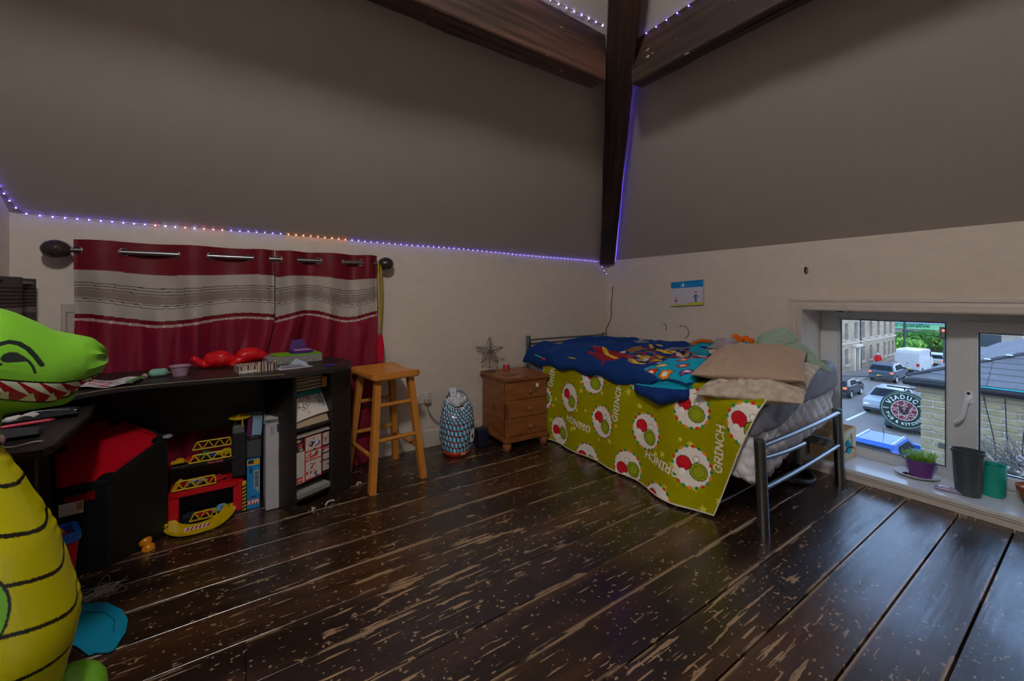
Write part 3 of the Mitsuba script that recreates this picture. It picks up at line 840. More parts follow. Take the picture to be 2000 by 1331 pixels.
def ring(r0, r1, x, d=0.012):
    return pris('x', Point(SY, SZ).buffer(r1, quad_segs=20).difference(Point(SY, SZ).buffer(r0, quad_segs=20)), x - d, x)


part(sg, 'board', disc(SR, SX, SX + 0.06), '#12302a', 'satin')
part(sg, 'rim', ring(SR - 0.005, SR + 0.012, SX + 0.062, 0.07), '#2e5a4e', 'satin')
part(sg, 'white_ring', ring(SR - 0.030, SR - 0.023, SX), '#cfd8d2', 'satin')
part(sg, 'red_disc', disc(0.214, SX - 0.012, SX), '#7c2f3a', 'satin', label='dark red disc')
part(sg, 'disc_rim', ring(0.21, 0.224, SX), '#d9d3cb', 'satin')


def on_sign(poly, d=0.014, x=SX):
    """(right, up) on the sign's face -> the place."""
    g = affinity.translate(affinity.scale(poly, -1, 1, origin=(0, 0)), SY, SZ)
    return pris('x', g, x - d, x)


spokes = [LineString([(0.21 * math.cos(t), 0.21 * math.sin(t)), (0.21 * math.cos(t + 2.2), 0.21 * math.sin(t + 2.2))]).buffer(0.004) for t in np.arange(7) * 2 * math.pi / 7 + 0.3]
spokes += [LineString([(-0.21, 0.04), (0.21, 0.04)]).buffer(0.004), LineString([(-0.18, -0.11), (0.18, -0.11)]).buffer(0.004), LineString([(0, -0.21), (0, 0.21)]).buffer(0.004)]
part(sg, 'line_pattern', on_sign(shapely.union_all(spokes), 0.017), '#d9c7c0', 'satin')
part(sg, 'letter_v', on_sign(Polygon([(-0.105, 0.09), (-0.06, 0.09), (0.0, -0.04), (0.06, 0.09), (0.105, 0.09), (0.018, -0.10), (-0.018, -0.10)]), 0.022), '#0f2a24', 'satin')


def arc_text(s, r, h, mid, span, top):
    out = []
    ws = [0.55 if c in 'I' else (0.5 if c == ' ' else 1.0) for c in s]
    tot, acc = sum(ws), 0
    for c, w_ in zip(s, ws):
        a = mid + (1 if not top else -1) * span * ((acc + w_ / 2) / tot - 0.5)
        acc += w_
        if c == ' ':
            continue
        g = text_shape(c, h, True)
        x0, y0, x1, y1 = g.bounds
        g = affinity.translate(g, -(x0 + x1) / 2, -h / 2)
        g = affinity.rotate(g, math.degrees(a) + (-90 if top else 90), origin=(0, 0))
        out.append(affinity.translate(g, r * math.cos(a), r * math.sin(a)))
    return shapely.union_all(out)


part(sg, 'lettering', on_sign(arc_text('VIADUCT', 0.30, 0.088, math.pi / 2, 2.45, True), 0.016), '#e6ece8', 'satin', label='white letters along the upper arc')
part(sg, 'lettering', on_sign(arc_text('PUB & KITCHEN', 0.30, 0.056, -math.pi / 2, 2.6, False), 0.016), '#e6ece8', 'satin', label='smaller white letters along the lower arc')
part(sg, 'lettering', on_sign(affinity.translate(text_shape('WEST', 0.028, True), -0.365, -0.013), 0.016), '#b9c4be', 'satin', label='tiny pale letters at the left of the disc')
part(sg, 'bracket', cat(cyl((SX + 0.03, NY - 0.02, SZ + 0.5), (SX + 0.03, SY + 0.3, SZ + 0.5), 0.016, 8), cyl((SX + 0.03, SY, SZ + 0.44), (SX + 0.03, SY, SZ + 0.5), 0.01, 8)), '#15191c')

# the grey dry creeper on the low roof below the opening sash, and the overhead wire
ck = thing('creeper', 'tangle of dry grey creeper heaped against the foot of the brick wall', 'creeper')
m, col = leafcloud((9.9, 0.68, -1.95), (0.8, 0.75, 0.85), 11000, 0.045, ('#3d3a38', '#b9b4b0'), 9)
part(ck, 'dry_leaves', m, col, 'matte', smooth=False, kind='stuff')
m, col = leafcloud((9.6, 0.68, -2.1), (0.7, 0.7, 0.7), 1000, 0.05, ('#2d6a55', '#5f9a80'), 10)
part(ck, 'green_leaves', m, col, 'matte', smooth=False, kind='stuff')
g = np.random.default_rng(4)
part(ck, 'twigs', cat([tube(smoothpath([(10 + g.uniform(-0.5, 0.5), 0.68 + g.uniform(-0.5, 0.5), -3.42), (9.9 + g.uniform(-0.6, 0.6), 0.68 + g.uniform(-0.55, 0.55), -2.2), (9.8 + g.uniform(-0.7, 0.7), 0.68 + g.uniform(-0.65, 0.65), -1.25 + g.uniform(-0.4, 0.2))], 6), 0.008, 4) for _ in range(260)]), '#6d655e', 'matte', kind='stuff')
part(ck, 'core', ball(1, 2, (9.95, 0.68, -2.45), (0.6, 0.6, 0.95)), '#4a4542', 'matte')
struct('flat_roof', bx((6.5, -6, -4.0), (NX, 2.1, -3.4)), 'grey flat roof in front of the brick wing', '#4d4f50', 'matte')
single('overhead_wire', 'thin dark wire strung across the street to the gutter corner', 'wire', tube(smoothpath([(16, 8.2, -0.6), (13.8, 5.6, -0.95), (NX - 0.2, NY + 0.34, -0.45)], 20), 0.016, 6), '#20262c')
# ------------------------------------------------------------------ bed
bed = thing('bed', 'grey metal single bed standing in the corner under the hip rafter', 'bed')
STEEL = '#8a9097'


def post(name, p, q, r):
    k = part(bed, name, cyl(p, q, r, 20), STEEL, 'metal')
    part(k, 'cap', ball(r * 1.02, 2, q, (1, 1, 0.35)), '#33373b', 'satin')
    return k


post('post', (2.11, 0.961, 0), (2.09, 0.972, 0.455), 0.026)
post('post', (3.069, 0.960, 0), (3.053, 0.971, 0.455), 0.026)
post('post', (2.12, 2.905, 0), (2.12, 2.905, 0.80), 0.021)
post('post', (3.06, 2.905, 0), (3.06, 2.905, 0.78), 0.021)
for nm, za, zb, xa, xb, r in (('foot_rail', 0.223, 0.245, 2.10, 3.06, 0.0125), ('foot_rail', 0.433, 0.443, 2.092, 3.055, 0.0125), ('foot_rail', 0.372, 0.352, 2.095, 2.56, 0.0115)):
    t = np.linspace(0, 1, 14)
    part(bed, nm, tube(np.stack([xa + (xb - xa) * t, 0.962 - 0.010 * np.sin(np.pi * t), za + (zb - za) * t], 1), r, 12), STEEL, 'metal')
for z in (0.77, 0.735, 0.45):
    part(bed, 'head_rail', cyl((2.12, 2.905, z), (3.06, 2.905, z), 0.008, 10), STEEL, 'metal')
for x in (2.15, 3.04):
    part(bed, 'side_rail', bx((x - 0.015, 0.98, 0.22), (x + 0.015, 2.89, 0.27), 0.004), '#5f656b', 'satin')
for k in range(9):
    part(bed, 'slat', bx((2.16, 1.1 + 0.2 * k, 0.262), (3.03, 1.17 + 0.2 * k, 0.278), 0.003), '#b98a55', 'satin')
for z in (0.21, 0.43):
    part(bed, 'bolt', cyl((2.093, 0.935, z), (2.094, 0.94, z), 0.006, 8), '#c9ccd0', 'metal')


def softbox(lo, hi, r, step):
    m = tm(m3.Manifold.batch_hull([m3.Manifold.sphere(r, 16).translate(tuple(np.where(s, np.array(hi) - r, np.array(lo) + r))) for s in np.ndindex(2, 2, 2)]).refine_to_length(step))
    return m


def tilt(x, y):
    """The mattress lies crooked: low at the outer foot corner, high along the window wall."""
    return 0.085 * np.clip((x - 2.1) / 0.95, 0, 1) - 0.05 * np.clip((1.6 - y) / 0.6, 0, 1) * np.clip((2.7 - x) / 0.6, 0, 1)


m = softbox((2.10, 1.005, 0.285), (3.085, 2.87, 0.56), 0.045, 0.011)
v = m.vertices.copy()
n = m.vertex_normals
u_ = np.where(np.abs(n[:, 1]) > 0.5, v[:, 0], v[:, 1])
q = [np.abs((u_ + k * v[:, 2]) / 0.085 - np.round((u_ + k * v[:, 2]) / 0.085)) * 0.06 for k in (1, -1)]
q = np.minimum(*q)
v += n * (0.015 * (1 - np.exp(-q / 0.010)))[:, None]
v[:, 2] += tilt(v[:, 0], v[:, 1])
sag = np.clip((1.25 - v[:, 1]) / 0.25, 0, 1) * np.exp(-((v[:, 0] - 2.3) / 0.22) ** 2) * np.clip((0.42 - v[:, 2]) / 0.15, 0, 1)
v[:, 2] -= 0.05 * sag
mt = thing('mattress', 'white quilted mattress sagging on the bed frame', 'mattress')
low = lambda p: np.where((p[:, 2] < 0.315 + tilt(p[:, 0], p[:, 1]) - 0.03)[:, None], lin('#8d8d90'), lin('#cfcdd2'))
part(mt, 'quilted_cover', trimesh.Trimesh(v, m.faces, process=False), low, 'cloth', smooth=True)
m = softbox((2.082, 0.975, 0.50), (3.105, 2.875, 0.67), 0.05, 0.016)
v = m.vertices.copy()
n = m.vertex_normals
side = np.clip((0.64 - v[:, 2]) / 0.1, 0, 1)
fold = meshkit.fbm(np.stack([v[:, 0] * 9 - v[:, 2] * 9, v[:, 1] * 2.0, v[:, 2] * 3], 1), 3, 4) - 0.5
v += n * (0.045 * fold * (0.35 + 0.65 * side))[:, None]
v[:, 2] += tilt(v[:, 0], v[:, 1]) - 0.02 * side * np.abs(np.sin(v[:, 0] * 7 + v[:, 1] * 7))
single('fitted_sheet', 'rumpled slate grey sheet pulled over the foot of the mattress', 'bed sheet', trimesh.Trimesh(v, m.faces, process=False), '#6e6d78', 'satincloth', smooth=True)

# lime green fleece blanket hanging down the side
LIME = '#8f8b00'


def bl(u, v):
    """u from the head end to the foot end, v from the top of the bed down to the floor."""
    h = v * 1.02
    top = np.clip(h / 0.36, 0, 1)
    drop = np.clip(h - 0.36, 0, None)
    zt = 0.688 - 0.035 * u + 0.015 * (1 - top)
    z = zt - drop * (zt - 0.012) / 0.66
    y1 = 0.94 + 0.235 * np.clip(drop / 0.66, 0, 1) ** 0.9
    y = 2.615 + (y1 - 2.615) * u
    x = np.where(top < 1, 2.07 + 0.34 * (1 - top), 2.07)
    r = 0.03
    x = x + 0.02 * np.exp(-((h - 0.36) / 0.04) ** 2)
    d = np.clip(drop / 0.66, 0, 1)
    x = x - d * (0.02 + 0.075 * np.exp(-((y - 1.38) / 0.22) ** 2) * d ** 2 - 0.035 * np.clip((1.35 - y) / 0.2, 0, 1) * d)
    x = x + (0.012 * np.sin(y * 16 + 2.0 * z) + 0.018 * (meshkit.fbm(np.stack(np.broadcast_arrays(y * 4, z * 3, 0 * y), -1), 3, 6) - 0.5)) * np.clip(drop / 0.2, 0, 1)
    z = np.where(top < 1, z + 0.008, z)
    return x, y, np.maximum(z, 0.006)


m, U, V = grid(bl, 560, 330)
pos = m.vertices
h_ = V * 1.02
vert = np.where(h_ < 0.36, 0.655 + (0.36 - h_), pos[:, 2])
P2 = np.stack([-pos[:, 1], vert], 1)


def medal(y, z, rot, r=0.099, s=1.0):
    c = (-y, z)
    w = affinity.scale(Point(c).buffer(r, quad_segs=24), 1.0, 1.06, origin=c)
    out = [(w, '#e6dfd6')]
    for k in range(20):
        a = math.radians(rot) + k * 2 * math.pi / 20
        q = (c[0] + (r + 0.003) * math.cos(a), c[1] + (r * 1.06 + 0.003) * math.sin(a))
        out.append((star(*q, 0.0125, math.degrees(a), 0.55) if k % 2 else Point(q).buffer(0.0085), ('#1f7a4d', '#c8202a', '#2c8a55', '#d8882a')[k % 4]))
    f = lambda dx, dy: (c[0] + dx * math.cos(math.radians(rot)) - dy * math.sin(math.radians(rot)), c[1] + dx * math.sin(math.radians(rot)) + dy * math.cos(math.radians(rot)))
    # two plain baubles with caps, a red one and a green one
    out.append((Point(f(-0.042, 0.012)).buffer(0.040), '#23201c'))
    out.append((Point(f(-0.042, 0.012)).buffer(0.037), '#bf1e2b'))
    out.append((Point(f(-0.045, -0.032)).buffer(0.016), '#f3ece2'))
    out.append((Point(f(0.036, -0.018)).buffer(0.047), '#2c2f10'))
    out.append((Point(f(0.036, -0.018)).buffer(0.043), '#8f9a1d'))
    out.append((Point(f(0.036, -0.018)).buffer(0.033).difference(Point(f(0.036, -0.018)).buffer(0.030)), '#4a5212'))
    out.append((Point(f(0.020, 0.045)).buffer(0.017), '#23201c'))
    out.append((Point(f(0.020, 0.045)).buffer(0.0145), '#f3ece2'))
    return out


layers = []
g = np.random.default_rng(21)
for _ in range(90):
    layers.append((star(g.uniform(-2.6, -0.95), g.uniform(0, 1.0), g.uniform(0.016, 0.024), g.uniform(0, 72), 0.45), '#c9c444'))
for k, (y, z) in enumerate([(2.066, 0.577), (2.305, 0.394), (2.416, 0.113), (1.97, 0.297), (2.111, 0.0), (1.609, 0.331), (1.738, 0.066), (1.66, 0.66), (1.315, 0.538), (1.3, 0.225), (1.477, -0.03), (1.016, 0.525), (2.611, 0.341), (2.4, 0.78), (1.9, 0.85), (1.2, 0.85)]):
    layers += medal(y, z, (-25, -10, 20, -15, 5, -20, 30, -20, -15, 0)[k % 10])
W_ = text_shape('GRINCH', 0.046, True)
W_ = affinity.translate(W_, -W_.centroid.x, -0.023)
for y, z, a in ((2.508, 0.557, 80), (2.205, 0.226, 172), (1.834, 0.456, 84), (1.483, 0.184, 173), (1.159, 0.359, 87)):
    layers.append((affinity.translate(affinity.rotate(W_, a, origin=(0, 0)), -y, z), '#e3dcc8'))
cols = paint(P2, LIME, layers)
hem = (U < 0.004) | (U > 0.996) | (V > 0.993)
cols[hem] = lin('#cfc9b4')
cols *= (0.93 + 0.14 * meshkit.noise(np.stack([pos[:, 0] * 160, pos[:, 1] * 160, pos[:, 2] * 160], 1)))[:, None]
single('christmas_blanket', 'lime green fleece blanket with white Christmas medallions hanging over the side of the bed', 'blanket', m, cols, 'cloth', smooth=True)

# navy hooded towel on top
fr_ = lambda y: np.interp(y, [1.2, 1.35, 1.5, 1.62, 1.75, 2.0, 2.3, 2.6, 2.86], [0.69, 0.68, 0.66, 0.60, 0.585, 0.60, 0.60, 0.59, 0.58])


def nv(u, v):
    y = 2.865 - 1.55 * u
    L = 1.2 * v
    w = 0.97 - 0.12 * np.clip((u - 0.75) / 0.25, 0, 1)
    top = np.clip(L / w, 0, 1)
    drop = np.clip(L - w, 0, None) / (1.2 - w + 1e-9)
    x = 3.06 - top * (3.06 - 2.062) + 0.0 * y
    bump = meshkit.fbm(np.stack(np.broadcast_arrays(x * 5, y * 5, 0 * x), -1), 4, 12)
    fold = np.abs(np.sin(3.2 * x + 7.5 * y + 3 * bump)) ** 2
    z = 0.695 + tilt(x, y) * 0.6 + 0.10 * (bump - 0.4) + 0.022 * fold + 0.045 * np.exp(-(((y - 2.55) / 0.28) ** 2 + ((x - 2.45) / 0.35) ** 2)) - 0.03 * np.clip((2.2 - x) / 0.15, 0, 1)
    z = z - np.clip((y - 2.78) / 0.09, 0, 1) ** 2 * 0.10
    zf = fr_(y) + 0.012 * np.sin(y * 23)
    z = np.where(drop > 0, z + (zf - z) * drop ** 0.8, z)
    x = x - 0.02 * np.sin(np.pi * np.clip(drop, 0, 1)) - 0.010 * (drop > 0)
    return x, y, z


m, U, V = grid(nv, 430, 330)
p = m.vertices
xy = np.stack([-p[:, 1], p[:, 0] - 0.8 * np.clip(0.66 - p[:, 2], 0, 1) * (V > 0.8)], 1)
L = []
blobs = [(2.12, 2.55, 0.13, 0.07, 20, '#7c5a3c'), (1.98, 2.72, 0.16, 0.09, -10, '#c99a2c'), (1.86, 2.62, 0.10, 0.07, 30, '#d8aa38'), (2.05, 2.36, 0.20, 0.09, -15, '#7a1f2c'), (2.0, 2.25, 0.22, 0.08, -22, '#8f2030'),
         (1.86, 2.42, 0.16, 0.06, 12, '#b9862c'), (1.72, 2.55, 0.12, 0.07, -30, '#a04058'), (1.66, 2.7, 0.10, 0.06, 10, '#d9cfc4'), (1.60, 2.42, 0.10, 0.06, 40, '#c98aa0'), (1.52, 2.6, 0.09, 0.05, 0, '#b35c34'),
         (1.80, 2.22, 0.12, 0.05, -10, '#d0a84a'), (1.62, 2.28, 0.10, 0.05, 25, '#d8d0c8'), (1.48, 2.42, 0.09, 0.05, 10, '#8b3c4c'), (2.26, 2.32, 0.06, 0.03, 60, '#b8a238')]
for y, x, a, b, r, c in blobs:
    L.append((ell(-y, x, a * 0.66, b * 0.7, r), '#15100f'))
    L.append((ell(-y, x, a * 0.62, b * 0.64, r), c))
g = np.random.default_rng(3)
for _ in range(110):
    y, x = g.uniform(1.45, 2.2), g.uniform(2.2, 2.85)
    L.append((ell(-y, x, g.uniform(0.015, 0.055), g.uniform(0.010, 0.026), g.uniform(0, 180)), ('#b8aca0', '#8a2430', '#b98a30', '#2a1a18', '#7e4a62', '#9a7a58', '#8a3c2a', '#5c3a2c')[g.integers(8)]))
L.append((Polygon([(-2.26, 2.26), (-2.18, 2.24), (-2.12, 2.14), (-2.02, 2.12), (-1.95, 2.05), (-1.9, 2.2), (-1.98, 2.3), (-2.12, 2.36)]).buffer(0.01), '#7c1c2a'))
L.append((Polygon([(-2.2, 2.30), (-2.05, 2.19), (-1.93, 2.16), (-1.94, 2.2), (-2.06, 2.24), (-2.18, 2.33)]), '#b8962c'))
cols = paint(xy, '#14336b', L)
single('hooded_towel', 'rumpled navy towel with a colourful red and yellow print spread over the bed', 'towel', m, cols, 'cloth', smooth=True)

m = blob([[((2.10, 1.63, 0.645), 0.06), ((2.11, 1.38, 0.66), 0.065), ((2.42, 1.47, 0.715), 0.05), ((2.38, 1.65, 0.695), 0.05)], [((2.05, 1.65, 0.585), 0.035), ((2.045, 1.49, 0.565), 0.045), ((2.06, 1.36, 0.61), 0.04)]], 0.012, 10)
v = m.vertices
v = v + m.vertex_normals * (0.02 * (meshkit.fbm(v * 14, 3, 2) - 0.5))[:, None]
m = trimesh.Trimesh(v, m.faces, process=False)


def hood_col(v):
    q = np.stack([-v[:, 1], v[:, 2] + 0.6 * np.clip(v[:, 0] - 2.1, 0, 1)], 1)
    L = []
    for y, z, c in ((1.58, 0.69, '#c0342c'), (1.48, 0.70, '#d8862c'), (1.38, 0.74, '#7a5090'), (1.60, 0.78, '#d9b23a'), (1.47, 0.81, '#b03a40'), (1.36, 0.86, '#c99040'), (1.55, 0.90, '#c0342c')):
        L += [(affinity.scale(star(-y, z, 0.045, 90, 0.75, 6), 1, 0.9), '#1b1a22'), (affinity.scale(star(-y, z, 0.038, 90, 0.75, 6), 1, 0.9), c), (ell(-y, z, 0.016, 0.013), '#e8dccb')]
    c = paint(q, '#1593b0', L)
    c[v[:, 2] < 0.612 + 0.10 * np.clip(1.6 - v[:, 1], 0, 1)] = lin('#15306a')
    return c


single('towel_hood', 'turquoise hood with round badges folded over the edge of the bed', 'hood', m.subdivide(), hood_col, 'cloth', smooth=True)


def cushion(c, size, rz, tiltx=0, tilty=0, pinch=0.75, seed=1, wr=0.012, n=90):
    """A square pillow with drawn-in corners."""
    def f(u, v):
        a, b = 2 * u - 1, 2 * v - 1
        return a, b
    top, U, V = grid(lambda u, v: (2 * u - 1, 2 * v - 1, 0 * u), n, n)
    a, b = top.vertices[:, 0], top.vertices[:, 1]
    e = (1 - np.abs(a) ** 2.6) * (1 - np.abs(b) ** 2.6)
    h = np.clip(e, 0, None) ** 0.68
    sx = a * (1 - 0.06 * (1 - np.abs(b) ** 2)) * size[0] / 2
    sy = b * (1 - 0.06 * (1 - np.abs(a) ** 2)) * size[1] / 2
    wrk = wr * (meshkit.fbm(np.stack([a * 3 + seed, b * 3, a * 0 + seed], 1), 4, seed) - 0.5) * 2 + 0.5 * wr * np.sin(26 * np.arctan2(b, a)) * np.clip(np.maximum(np.abs(a), np.abs(b)) - 0.55, 0, 1) * 2
    up = np.stack([sx, sy, h * size[2] / 2 + wrk * np.clip(h, 0, 1)], 1)
    dn = np.stack([sx, sy, -h * size[2] / 2 + 0.5 * wrk * np.clip(h, 0, 1)], 1)
    m = trimesh.Trimesh(np.vstack([up, dn]), np.vstack([top.faces, top.faces[:, ::-1] + len(up)]), process=False)
    m.merge_vertices()
    return mv(m, c, rz, tiltx, tilty)


m = cushion((2.42, 1.12, 0.69), (0.76, 0.48, 0.17), 14, -4, -6, seed=5, wr=0.028)
single('fluffy_cushion', 'flat cream crushed velvet cushion, the lower one on the bed', 'cushion', m, lambda v: blend('#8f8272', '#c4b8a8', np.clip(meshkit.fbm(v * 38, 3, 3) * 1.5 - 0.25, 0, 1)), 'cloth', smooth=True)
m = cushion((2.50, 1.20, 0.765), (0.78, 0.52, 0.19), 20, -3, -4, seed=8, wr=0.026)
single('velvet_cushion', 'plump beige velvet cushion lying on top of the cream one', 'cushion', m, '#9c8776', 'cloth', smooth=True)

# ------------------------------------------------------------------ soft toys at the foot end by the wall
dp = thing('plush_dinosaur', 'sage green plush dinosaur resting its round head against the wall', 'soft toy', 'soft toys at the foot of the bed')
m = blob([[((2.98, 1.25, 0.86), 0.085), ((2.93, 1.29, 0.84), 0.085)], [((2.98, 1.23, 0.82), 0.06), ((3.0, 1.17, 0.77), 0.085)], [((3.0, 1.17, 0.76), 0.095), ((2.97, 1.10, 0.73), 0.07)], [((2.97, 1.10, 0.72), 0.06), ((2.93, 1.0, 0.715), 0.03)],
          [((2.95, 1.22, 0.74), 0.05), ((2.86, 1.22, 0.73), 0.03)], [((3.0, 1.27, 0.73), 0.06), ((3.03, 1.3, 0.72), 0.05)]], 0.01, 10)
v = m.vertices
m = trimesh.Trimesh(v + m.vertex_normals * (0.008 * (meshkit.fbm(v * 40, 3, 5) - 0.5))[:, None], m.faces, process=False)
part(dp, 'body', m, lambda v: blend('#7f9484', '#9cb09f', meshkit.fbm(v * 60, 2, 2)), 'cloth', smooth=True)
part(dp, 'eye', tube(smoothpath([(2.868, 1.33, 0.865), (2.862, 1.318, 0.850), (2.866, 1.303, 0.838)], 8), 0.004, 6), '#1c1c1c', 'satin', label='dark stitched closed eye')
for k in range(4):
    part(dp, 'back_spike', ball(0.02, 1, (3.02 - 0.012 * k, 1.19 - 0.05 * k, 0.865 - 0.04 * k), (0.5, 1, 1)), '#7d9a70', 'cloth', smooth=True)
yd = thing('plush_duck', 'yellow plush duck lying against the wall behind the green dinosaur', 'soft toy', 'soft toys at the foot of the bed')
part(yd, 'body', blob([[((3.06, 1.42, 0.76), 0.07), ((3.07, 1.36, 0.79), 0.06)], [((3.07, 1.345, 0.80), 0.04), ((3.08, 1.33, 0.86), 0.035)], [((3.04, 1.46, 0.78), 0.05), ((3.05, 1.52, 0.80), 0.03)]], 0.01), '#c9b84a', 'cloth', smooth=True)
for a, b in (((3.03, 1.53, 0.81), (3.03, 1.575, 0.855)), ((3.0, 1.46, 0.81), (3.0, 1.485, 0.85))):
    part(yd, 'foot', blob([[(a, 0.016), (b, 0.024)], [(a, 0.016), (tuple(np.array(b) + (0.0, -0.035, -0.01)), 0.02)]], 0.006), '#d4641e', 'cloth', smooth=True)
el = thing('plush_elephant', 'small grey plush elephant behind the beige cushion', 'soft toy', 'soft toys at the foot of the bed')
part(el, 'body', blob([[((2.88, 1.60, 0.80), 0.055), ((2.92, 1.55, 0.81), 0.05)], [((2.86, 1.62, 0.79), 0.03), ((2.80, 1.66, 0.76), 0.018)], [((2.87, 1.54, 0.775), 0.028), ((2.85, 1.53, 0.755), 0.024)]], 0.008), '#8f8684', 'cloth', smooth=True)
part(el, 'ear', ball(0.035, 2, (2.86, 1.555, 0.825), (0.4, 1, 1)), '#9d8fa0', 'cloth', smooth=True)
tc = thing('dotted_toy', 'pale blue and teal dotted plush toy lying between the elephant and the dinosaur', 'soft toy', 'soft toys at the foot of the bed')
m = blob([[((2.89, 1.47, 0.795), 0.035), ((2.88, 1.42, 0.80), 0.042)], [((2.88, 1.42, 0.80), 0.042), ((2.87, 1.355, 0.79), 0.012)]], 0.004)


def dots(v):
    c = np.tile(lin('#8fb3b4'), (len(v), 1))
    t = v[:, 1] < 1.435
    c[t] = lin('#136a80')
    k = np.floor(v / 0.011)
    h = np.modf(np.abs(np.sin(k @ np.array([12.9898, 78.233, 37.719])) * 43758.5))[0]
    d = np.linalg.norm(v / 0.011 - k - 0.5, axis=1)
    c[t & (h > 0.35) & (d < 0.45)] = lin('#a8c4cc')
    return c


part(tc, 'body', m, dots, 'cloth', smooth=True)
nt = thing('navy_toy', 'navy blue plush toy with white tips leaning on the green dinosaur', 'soft toy', 'soft toys at the foot of the bed')
part(nt, 'body', blob([[((2.86, 1.29, 0.79), 0.038), ((2.87, 1.245, 0.795), 0.036)]], 0.006), '#132a7c', 'cloth', smooth=True)
for k in range(3):
    part(nt, 'tip', ball(0.010, 1, (2.855 + 0.006 * k, 1.205 + 0.004 * k, 0.775 + 0.017 * k)), '#c8cbd6', 'cloth', smooth=True)
bt = thing('blue_bear', 'pale blue plush bear half hidden behind the beige cushion', 'soft toy', 'soft toys at the foot of the bed')
part(bt, 'body', blob([[((2.90, 1.36, 0.77), 0.034), ((2.90, 1.325, 0.775), 0.03)]], 0.006), '#6c8fa6', 'cloth', smooth=True)
part(bt, 'muzzle', ball(0.014, 2, (2.868, 1.325, 0.778)), '#b98f8a', 'cloth', smooth=True)
tq = thing('turquoise_toy', 'turquoise cloth toy with an orange band at the edge of the navy towel', 'soft toy', 'soft toys at the foot of the bed')
part(tq, 'body', blob([[((2.80, 1.74, 0.78), 0.05), ((2.86, 1.68, 0.79), 0.045)], [((2.72, 1.70, 0.755), 0.045), ((2.70, 1.62, 0.75), 0.035)]], 0.008), '#1f7f95', 'cloth', smooth=True)
part(tq, 'band', tube([(2.75, 1.755, 0.80), (2.79, 1.70, 0.832), (2.84, 1.65, 0.825)], 0.014, 8), '#a85a2c', 'cloth')
pn = thing('pen', 'turquoise and red pen lying on the navy towel at the head end of the bed', 'pen')
part(pn, 'barrel', cyl((2.035, 2.69, 0.672), (2.035, 2.60, 0.655), 0.006, 8), '#2aa88a', 'satin')
part(pn, 'cap', cyl((2.035, 2.60, 0.655), (2.035, 2.555, 0.647), 0.0075, 8), '#c8283c', 'satin')
single('bed_pillow', 'grey pillow end showing under the navy towel at the head of the bed', 'pillow', cushion((2.33, 2.70, 0.66), (0.5, 0.34, 0.10), 0, seed=3), '#8a8590', 'cloth', smooth=True)

# things under the bed and between the bed and the window
single('hoop', 'black rubber hoop lying under the foot of the bed', 'hoop', tube([(2.93 + 0.13 * math.cos(t), 1.19 + 0.13 * math.sin(t), 0.03 + 0.02 * math.sin(t)) for t in np.linspace(0, 2 * math.pi, 48, endpoint=False)], 0.022, 12, closed=True), '#101214', 'vinyl', smooth=True)
hb = thing('hose', 'thin black hose coiled beside the rubber hoop under the bed', 'hose')
part(hb, 'coil', tube([(2.72 + (0.1 + 0.004 * t) * math.cos(t), 1.36 + (0.1 + 0.004 * t) * math.sin(t), 0.012 + 0.004 * t) for t in np.linspace(0, 16, 110)], 0.010, 8), '#191b1e', 'satin', smooth=True)
mb = thing('maroon_box', 'dark maroon box with a green edge standing by the window under the bed', 'box')
part(mb, 'body', bx((2.99, 1.22, 0.003), (3.14, 1.42, 0.28), 0.006), '#3d1519', 'satin')
part(mb, 'edge_strip', bx((3.105, 1.214, 0.01), (3.142, 1.222, 0.15), 0.002), '#1f5a40', 'satin')
# ------------------------------------------------------------------ stool
st = thing('bar_stool', 'tall honey coloured wooden stool standing beside the black desk', 'stool')
SC, SRZ = np.array([0.79, 2.655, 0.0]), 7.0


def onst(m):
    return mv(m, SC, SRZ)


seat, _, _ = None, None, None
m = prism(rrect(-0.155, -0.2, 0.155, 0.2, 0.035), 0.034, 0.007)
m = m.subdivide_to_size(0.03)
v = m.vertices.copy()
v[:, 2] += 0.648 + np.where(v[:, 2] > 0.015, 0.016 * (np.abs(v[:, 1]) / 0.2) ** 2.0 - 0.008, 0)
part(st, 'seat', onst(trimesh.Trimesh(v, m.faces, process=False)), mat='mat_stool', smooth=40)
legs = {}
for sx in (-1, 1):
    for sy in (-1, 1):
        top, bot = np.array([sx * 0.105, sy * 0.135, 0.655]), np.array([sx * 0.166, sy * 0.2, 0.0])
        legs[sx, sy] = (top, bot)
        q = [c + np.array([a * 0.019, b * 0.019, 0]) for c in (top, bot) for a in (-1, 1) for b in (-1, 1)]
        part(st, 'leg', onst(hull(q)), mat='mat_stool', smooth=False)
at_ = lambda k, z: legs[k][1] + (legs[k][0] - legs[k][1]) * z / 0.655
for a, b, zs in (((-1, -1), (1, -1), (0.285, 0.49)), ((-1, 1), (1, 1), (0.255, 0.46)), ((-1, -1), (-1, 1), (0.195,)), ((1, -1), (1, 1), (0.195,))):
    for z in zs:
        part(st, 'rung', onst(cyl(at_(a, z), at_(b, z), 0.0125, 12)), mat='mat_stool', smooth=50)
part(st, 'worn_patch', onst(ball(0.017, 2, at_((-1, -1), 0.195) + np.array([0, 0.1, 0]), (0.7, 1.3, 0.8))), '#c9a27a', 'matte', label='chewed pale patch on the rung')

